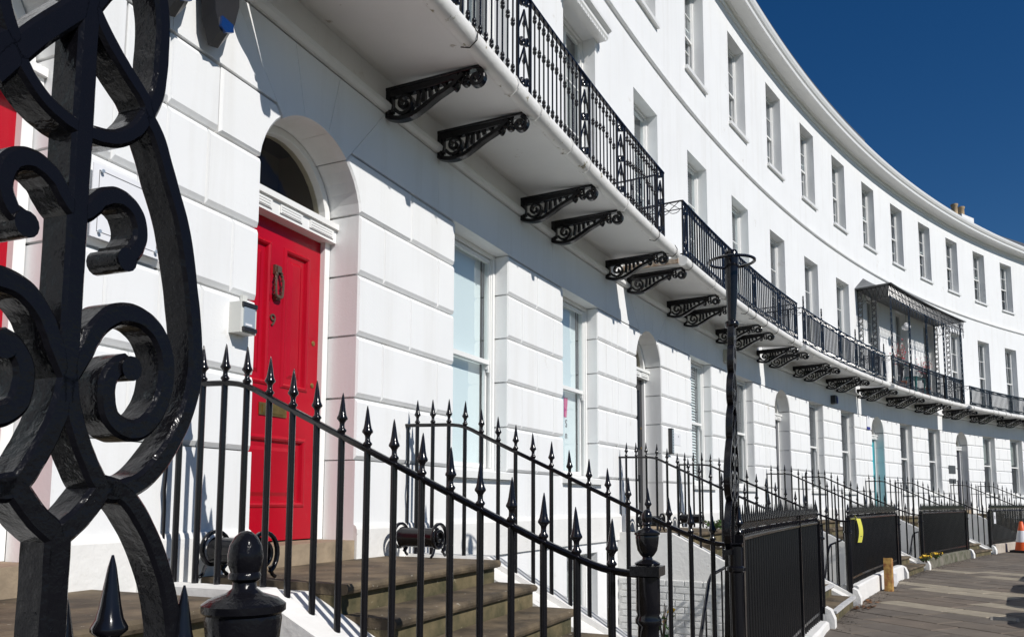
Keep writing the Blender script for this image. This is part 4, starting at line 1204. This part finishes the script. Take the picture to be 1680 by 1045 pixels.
mb = MB(W); mb.box(-15.62, -15.33, 2.385, 2.415, -.30, -.275); part('rail', mb, M['iron'], t)

# ------------------------------------------------------------------ boot scrapers
def scraper(s, o0, o1, label):
    t = thing('boot_scraper', W(s, (o0+o1)/2, -.40), label, 'boot scraper', 'drum shaped boot scrapers')
    mb = MB(W); zc = -.262
    mb.tube([(s, o0+.02, zc), (s, o0+.06, zc), (s, o1-.06, zc), (s, o1-.02, zc)], .045, 14, rs=[.075, .068, .068, .075]); part('drum', mb, M['iron'], t, True)
    for o in (o0, o1):
        q = MB(lambda x, y, z: W(s+x, o+y, zc+z)); q.ribbon(spiral(0, 0, .118, .014, rad(-60), rad(-60+760), 44), .018, -.012, .012, .003); part('scroll', q, M['iron'], t, True)
        for sg in (-1, 1):
            q = MB(W); q.tube([(s+sg*.055, o, zc-.075), (s+sg*.075, o, zc-.115), (s+sg*.10, o, -.392)], .010, 5); part('foot', q, M['iron'], t)
scraper(-4.635*U, .14, .46, 'black drum boot scraper right of the red door at the landing edge')
scraper(-5.36*U, .10, .42, 'black scrolled boot scraper left of the red door, behind the stair railing')
scraper(-1.64*U, .14, .46, 'black boot scraper on the landing right of the narrow black door')
scraper(-2.36*U, .14, .46, 'black boot scraper on the landing left of the narrow black door')

# ------------------------------------------------------------------ things on the walls
t = thing('key_box', W(-5.275*U, 0, 1.0), 'pale grey key box with a steel front on the wall left of the red door', 'key box')
m4 = FR(-5.275*U, 0, .93)
def kb():
    mb = MB(); mb.box(-.062, .062, -.085, 0, .0, .175); return mb
put('case', cached('kb', kb, M['plastic']), None, t, m4)
put('keypad', cached('kp', lambda: MB().box(-.042, .045, -.092, -.085, .035, .145), M['steel']), None, t, m4)
put('lip', cached('kl', lambda: MB().box(-.055, .058, -.097, -.085, .148, .172).box(-.05, .05, -.105, -.085, .008, .030), M['darkpl']), None, t, m4)
put('cable_cover', cached('kc', lambda: MB().box(.02, .055, -.02, 0, .175, .235), M['plastic']), None, t, m4)
put('label_strip', cached('ks', lambda: MB().box(-.03, .02, -.095, -.092, .04, .052), M['signw']), None, t, m4)
t = thing('wall_plaque', W(-5.60*U, .02, 1.35), 'white acrylic name plate on steel pins left of the key box', 'sign')
m4 = FR(-5.60*U, 0, 1.19)
put('plate', cached('pl', lambda: MB().box(-.20, .20, -.036, -.030, 0, .345), M['signw']), None, t, m4)
put('outline', cached('plo', lambda: MB().box(-.17, -.168, -.038, -.036, .03, .32).box(.168, .17, -.038, -.036, .03, .32).box(-.168, .168, -.038, -.036, .318, .32).box(-.168, .168, -.038, -.036, .03, .032), M['greyink']), None, t, m4)
for x in (-.16, .16):
    for z in (.03, .315):
        put('pin', cached('pin', lambda: MB().lathe([(.006, -.01), (.006, .045), (.009, .046), (.009, .052)], 8), M['steel'], True), None, t, m4 @ Matrix.Translation((x, 0, z)) @ Matrix.Rotation(PI/2, 4, 'X'))
put('blue_mark', cached('plb', lambda: MB().prism([(-.06, .11), (.0, .075), (.01, .12), (-.04, .155)], -.0375, -.036), M['bluepl']), None, t, m4)
text('S', .06, m4 @ Matrix.Translation((.085, -.0375, .11)), t, M['redink'])

for i, (k, lb) in enumerate(((-5.41, 'black rounded wall floodlight with a blue lens, nearer the red door'), (-5.535, 'black rounded wall floodlight with a blue lens, further left behind the scroll panel'))):
    s = k*U; m4 = FR(s, 0, 2.44) @ Matrix.Diagonal((1.25, 1.25, 1.2, 1))
    t = thing('wall_floodlight', m4, lb, 'floodlight', 'floodlights high on the wall')
    def fl():
        mb = MB(); P = [(-.10, .42), (-.075, .10), (-.03, .0), (.03, .02), (.085, .10), (.115, .22), (.11, .34), (.07, .42)]
        n = len(P); A = [(x*.93, -.05, z) for x, z in P]; B_ = [(x*.72+.0, -.11, .06+z*.80) for x, z in P]; C = [(x*.5, -.03, .08+z*.7) for x, z in P]
        mb.add(A+B_+C, [tuple(range(n, 2*n)), tuple(range(3*n-1, 2*n-1, -1))]+[(i_, (i_+1) % n, n+(i_+1) % n, n+i_) for i_ in range(n)]+[(2*n+i_, 2*n+(i_+1) % n, (i_+1) % n, i_) for i_ in range(n)])
        return mb
    put('housing', cached('flood', fl, M['darkpl']), None, t, m4)
    put('lens', cached('flens', lambda: MB().prism([(-.03, .085), (.0, .070), (.045, .095), (.04, .13), (-.025, .135)], -.116, -.10), M['bluelens']), None, t, m4 @ Matrix.Translation((0, -.006, -.008)))
    put('wall_arm', cached('farm', lambda: MB().box(-.02, .02, -.06, 0, .2, .26), M['darkpl']), None, t, m4)
t = thing('alarm_box', W(-.45*U, .0, 2.62), 'beige box high on the wall behind the lamp standard', 'alarm box')
mb = MB(W); mb.box(-.45*U-.14, -.45*U+.14, 0, .13, 2.60, 2.82); part('case', mb, M['beige'], t)
mb = MB(W); mb.box(-.45*U-.12, -.45*U+.12, .02, .11, 2.575, 2.60); part('underside', mb, M['plastic'], t)
t = thing('bell_panel', W(-1.66*U, .03, .9), 'narrow dark bell push panel right of the narrow black door', 'door bells')
s = -1.665*U
mb = MB(W); mb.box(s-.05, s+.05, 0, .055, .72, 1.12); part('board', mb, M['darkpl'], t)
mb = MB(W); mb.box(s-.022, s+.045, .055, .06, .74, 1.10); part('face_plate', mb, M['steel'], t)
for i in range(8): mb = MB(W); mb.lathe([(.008, 0), (.008, .01)], 6, c=(s+.01, .06, .77+i*.042)); part('button', mb, M['darkpl'], t)
t = thing('paper_notice', W(-1.52*U, .005, .95), 'small white notice with a faint mark beside the dark bell panel', 'notice')
mb = MB(W); mb.box(-1.58*U, -1.46*U, .001, .006, .88, 1.07); part('sheet', mb, M['signw'], t)
text('A', .04, FR(-1.50*U, .0075, 1.01), t, M['greyink'])
t = thing('wall_lamp', W(2.5*U, .1, 2.6), 'small dark wall lamp between two ground floor windows', 'wall lamp')
mb = MB(W); mb.box(2.5*U-.09, 2.5*U+.09, .0, .12, 2.52, 2.74); part('housing', mb, M['darkpl'], t)
mb = MB(W); mb.box(2.5*U+.02, 2.5*U+.085, .12, .135, 2.54, 2.70); part('glass', mb, M['navy'], t)
t = thing('hanging_sign', W(3.66*U, .05, 2.2), 'narrow white and navy banner sign on the pier left of the turquoise door', 'sign')
mb = MB(W); mb.box(3.62*U, 3.72*U, .004, .02, 2.13, 2.44); part('board', mb, M['signw'], t)
mb = MB(W); mb.box(3.62*U, 3.72*U, .004, .022, 2.05, 2.128); part('navy_band', mb, M['navy'], t)
text('114', .10, FR(4*U, -.20, 1.875), H4, M['greyink'], 'number')
for z, lb in ((1.04, 'larger'), (.70, 'smaller')):
    t = thing('door_plaque', W(6.60*U, .01, z), lb+' dark plaque left of the far grey door', 'plaque')
    mb = MB(W); mb.box(6.46*U, 6.70*U, .0, .015, z-.06, z+.22 if z > 1 else z+.10); part('plate', mb, M['greydoor'], t)
# letters on the blind of the second ground window, just inside the glass
b3 = [o for o in H1.children if o.name.startswith('window')]
wl = min(b3, key=lambda o: (WM[o].translation-FR(-3*U, -.15, .275).translation).length)
m4 = FR(-3*U, -.15, 0)
for o in [put('vinyl_mark', cached('vm', lambda: MB().prism([(.10, 1.265), (.208, 1.265), (.200, 1.20), (.172, 1.02), (.10, 1.02)], .128, .131), M['pink']), None, wl, m4)]: pass
text('S', .135, m4 @ Matrix.Translation((.165, .13, .90)), wl, M['greyink'], align='CENTER')
text('n', .135, m4 @ Matrix.Translation((.165, .13, .76)), wl, M['greyink'], align='CENTER')

# ------------------------------------------------------------------ small things on the street
s = -1.22*U
t = thing('yellow_tag', W(s, 2.48, -.5), 'curled yellow paper tag hanging from the second railing panel', 'paper tag')
mb = MB(W); P = []
for i in range(9):
    q = i/8; z = -.245-.35*q; o = 2.48+.03*sin(q*3); ds = .02*sin(q*1.5)
    P += [(s-.02+ds, o, z), (s+.02+ds, o+.05, z)]
mb.add(P, [(2*i, 2*i+1, 2*i+3, 2*i+2) for i in range(8)]); part('paper', mb, M['yellow'], t)
mb = MB(W)
for i in range(5): z = -.36-i*.035; mb.add([(s+.012, 2.525, z), (s+.028, 2.545, z), (s+.028, 2.545, z-.008), (s+.012, 2.525, z-.008)], [(0, 1, 2, 3)])
part('print', mb, M['greyink'], t)
mb = MB(W); mb.tube([(s, 2.46, -.20), (s, 2.49, -.24), (s, 2.47, -.27), (s, 2.44, -.24)], .004, 4); part('tie', mb, M['yellow'], t)
s = 4.72*U
t = thing('railing_notice', W(s, 2.48, -.5), 'small white notice fixed to the far railing panel', 'notice')
mb = MB(W); mb.box(s-.10, s+.10, 2.47, 2.478, -.60, -.28); part('board', mb, M['signw'], t)
mb = MB(W); mb.box(s-.04, s+.04, 2.478, 2.481, -.47, -.38); part('print', mb, M['greyink'], t)
s = -.58*U
t = thing('wooden_post', W(s, 2.68, PV), 'short ochre post stub with peeling rusty paint on the pavement edge', 'post')
mb = MB(W); kk = 0
r_ = random.Random(4); n = 8; lv = 7
for i in range(lv):
    z = PV+.52*i/(lv-1)
    for (x, y) in ((-.08, -.06), (.0, -.065), (.08, -.06), (.085, 0), (.08, .06), (0, .068), (-.08, .06), (-.084, 0)):
        j = r_.uniform(-.006, .006); lean = .03*(i/(lv-1)); mb.v.append(W(s+x*(1+j*6)*(.85 if i == lv-1 else 1)+lean, 2.68+y*(1-j*5), z+(r_.uniform(-.02, .02) if i == lv-1 else 0)))
for i in range(lv-1):
    for j in range(n): a = i*n+j; b = i*n+(j+1) % n; mb.f.append((a, b, b+n, a+n))
mb.f.append(tuple((lv-1)*n+j for j in range(n))); part('timber', mb, M['wood'], t)
s = -.35*U
t = thing('plastic_bag', W(s, 2.66, PV), 'crumpled white bag tied to the bottom of the stair post', 'bag')
mb = MB(); mb.lathe([(.02, 0), (.075, .03), (.085, .10), (.06, .18), (.07, .24), (.035, .30), (.02, .33)], 9)
mb.v = [Vector((p.x*(1+.5*pnoise(p*14)), p.y*(1+.5*pnoise(p*11)), p.z)) for p in mb.v]
put('sack', mb.mesh('sack'), M['bag'], t, FR(s, 2.66, PV))
# traffic cone
s = 5.02*U
t = thing('traffic_cone', W(s, 2.95, PV), 'orange and white traffic cone on a black base at the right edge', 'traffic cone')
mc = FR(s, 2.95, PV)
put('base', cached('cb', lambda: MB().box(-.26, .26, -.26, .26, 0, .07), M['rubber']), None, t, mc)
put('lower_cone', cached('c1', lambda: MB().lathe([(.19, .07), (.155, .30), (.1, .30)], 16), M['orange'], True), None, t, mc)
put('white_sleeve', cached('c2', lambda: MB().lathe([(.157, .30), (.10, .62), (.09, .62)], 16), M['signw'], True), None, t, mc)
put('upper_cone', cached('c3', lambda: MB().lathe([(.098, .62), (.045, .87), (.03, .88), (.02, .83)], 16), M['orange'], True), None, t, mc)
# flowers in the kerb, leaves on the ground
for i, (k, lb) in enumerate(((1.42, 'left clump of yellow primroses on the mossy kerb'), (1.85, 'right clump of yellow primroses on the mossy kerb'))):
    plant(k*U, 2.56, PV+.16, .16, lb, M['flowy'], M['leaf'], 26, .16, name='primrose_clump', pot=False, cat='flowers', seed=20+i)
plant(-2.05*U, .95, -.40, .14, 'low green weeds on the landing of the narrow black door', None, M['leaf'], 40, .25, name='weed_clump', pot=False, cat='weeds', seed=31)
plant(-4.38*U, 1.9, -1.05, .35, 'thin weed growing beside the foreground urn newel', M['flowy'], M['leaf'], 7, .08, name='weed_stalk', pot=False, cat='weeds', seed=33)
def litter(name, k0, k1, o0, o1, n, m, sz, label, cat, seed):
    r_ = random.Random(seed); mb = MB(W)
    for i in range(n):
        s = r_.uniform(k0, k1)*U; o = o0+(o1-o0)*r_.random()**1.5; z = PV+.004; q = sz*r_.uniform(.5, 1.2); a = r_.uniform(0, 6.28)
        P = [(s+q*cos(a+b), o+q*c*sin(a+b), z+r_.uniform(0, q*.7)) for b, c in ((0, .8), (1.3, .6), (2.9, .9), (4.4, .7))]
        mb.add(P, [(0, 1, 2, 3)])
    o = part(name, mb, m); meta(o, label, cat, kind='stuff'); return o
litter('dry_leaves', -1.75, -1.25, 2.58, 2.78, 60, M['dryleaf'], .035, 'dry brown leaves gathered by the second white plinth', 'leaves', 1)
litter('wall_grit', -2.6, 4.6, 2.56, 2.80, 900, M['joint'], .014, 'dark grit and moss along the foot of the railings', 'grit', 2)
litter('pale_grit', -2.4, 3.5, 2.6, 4.9, 240, M['paleslab'], .012, 'pale crumbs scattered over the paving', 'grit', 3)

# ------------------------------------------------------------------ parked cars, nose to the kerb, just outside the right edge: they cast the round shadows
def car_mesh():
    secs = [(-2.15, .30, .62, .70), (-2.05, .24, .80, .80), (-1.6, .20, .93, .86), (-.9, .18, 1.0, .88), (.0, .18, 1.02, .89), (1.2, .18, 1.0, .89), (1.9, .22, .98, .86), (2.1, .30, .9, .78)]
    mb = MB(); n = 10; k = 0
    for (y, z0, z1, hw) in secs:
        for (x, z) in ((-hw*.9, z0), (-hw, z0+.15), (-hw, z1-.25), (-hw*.93, z1-.08), (-hw*.7, z1), (hw*.7, z1), (hw*.93, z1-.08), (hw, z1-.25), (hw, z0+.15), (hw*.9, z0)):
            mb.v.append(Vector((x, y, z)))
    for i in range(len(secs)-1):
        for j in range(n): a = i*n+j; b = i*n+(j+1) % n; mb.f.append((a, b, b+n, a+n))
    mb.f.append(tuple(range(n))); mb.f.append(tuple((len(secs)-1)*n+j for j in range(n)))
    return mb
def cabin_mesh():
    mb = MB(); A = [(-.78, -1.0, .97), (.78, -1.0, .97), (.8, 1.5, .99), (-.8, 1.5, .99), (-.60, -.25, 1.44), (.60, -.25, 1.44), (.62, .95, 1.44), (-.62, .95, 1.44)]
    return mb.add(A, [(4, 5, 6, 7), (0, 1, 5, 4), (1, 2, 6, 5), (2, 3, 7, 6), (3, 0, 4, 7)])
for i, k in enumerate((-2.75, -1.78, -.86, .08, 1.05)):
    m4 = FR(k*U, 7.2, PV-.12, PI)
    c = thing('parked_car', m4, ['first', 'second', 'third', 'fourth', 'fifth'][i]+' grey parked car counted from the nearest, outside the right edge', 'car', 'cars parked nose to the kerb')
    put('body', cached('carb', car_mesh, M['carp'], True), None, c, m4)
    cb = put('cabin', cached('carc', cabin_mesh, M['carglass'], False), None, c, m4)
    put('roof', cached('carr', lambda: MB().box(-.6, .6, -.25, .95, 1.44, 1.47), M['carp']), None, c, m4)
    for x in (-.80, .80):
        for y in (-1.35, 1.3): put('wheel', cached('carw', lambda: MB().tube([(-.1, 0, 0), (.1, 0, 0)], .31, 16), M['tyre'], True), None, c, m4 @ Matrix.Translation((x, y, .31)))
    for x in (-.55, .55): put('headlight', cached('carh', lambda: MB().box(-.14, .14, -.02, .03, -.06, .06), M['signw']), None, c, m4 @ Matrix.Translation((x, -2.10, .62)))
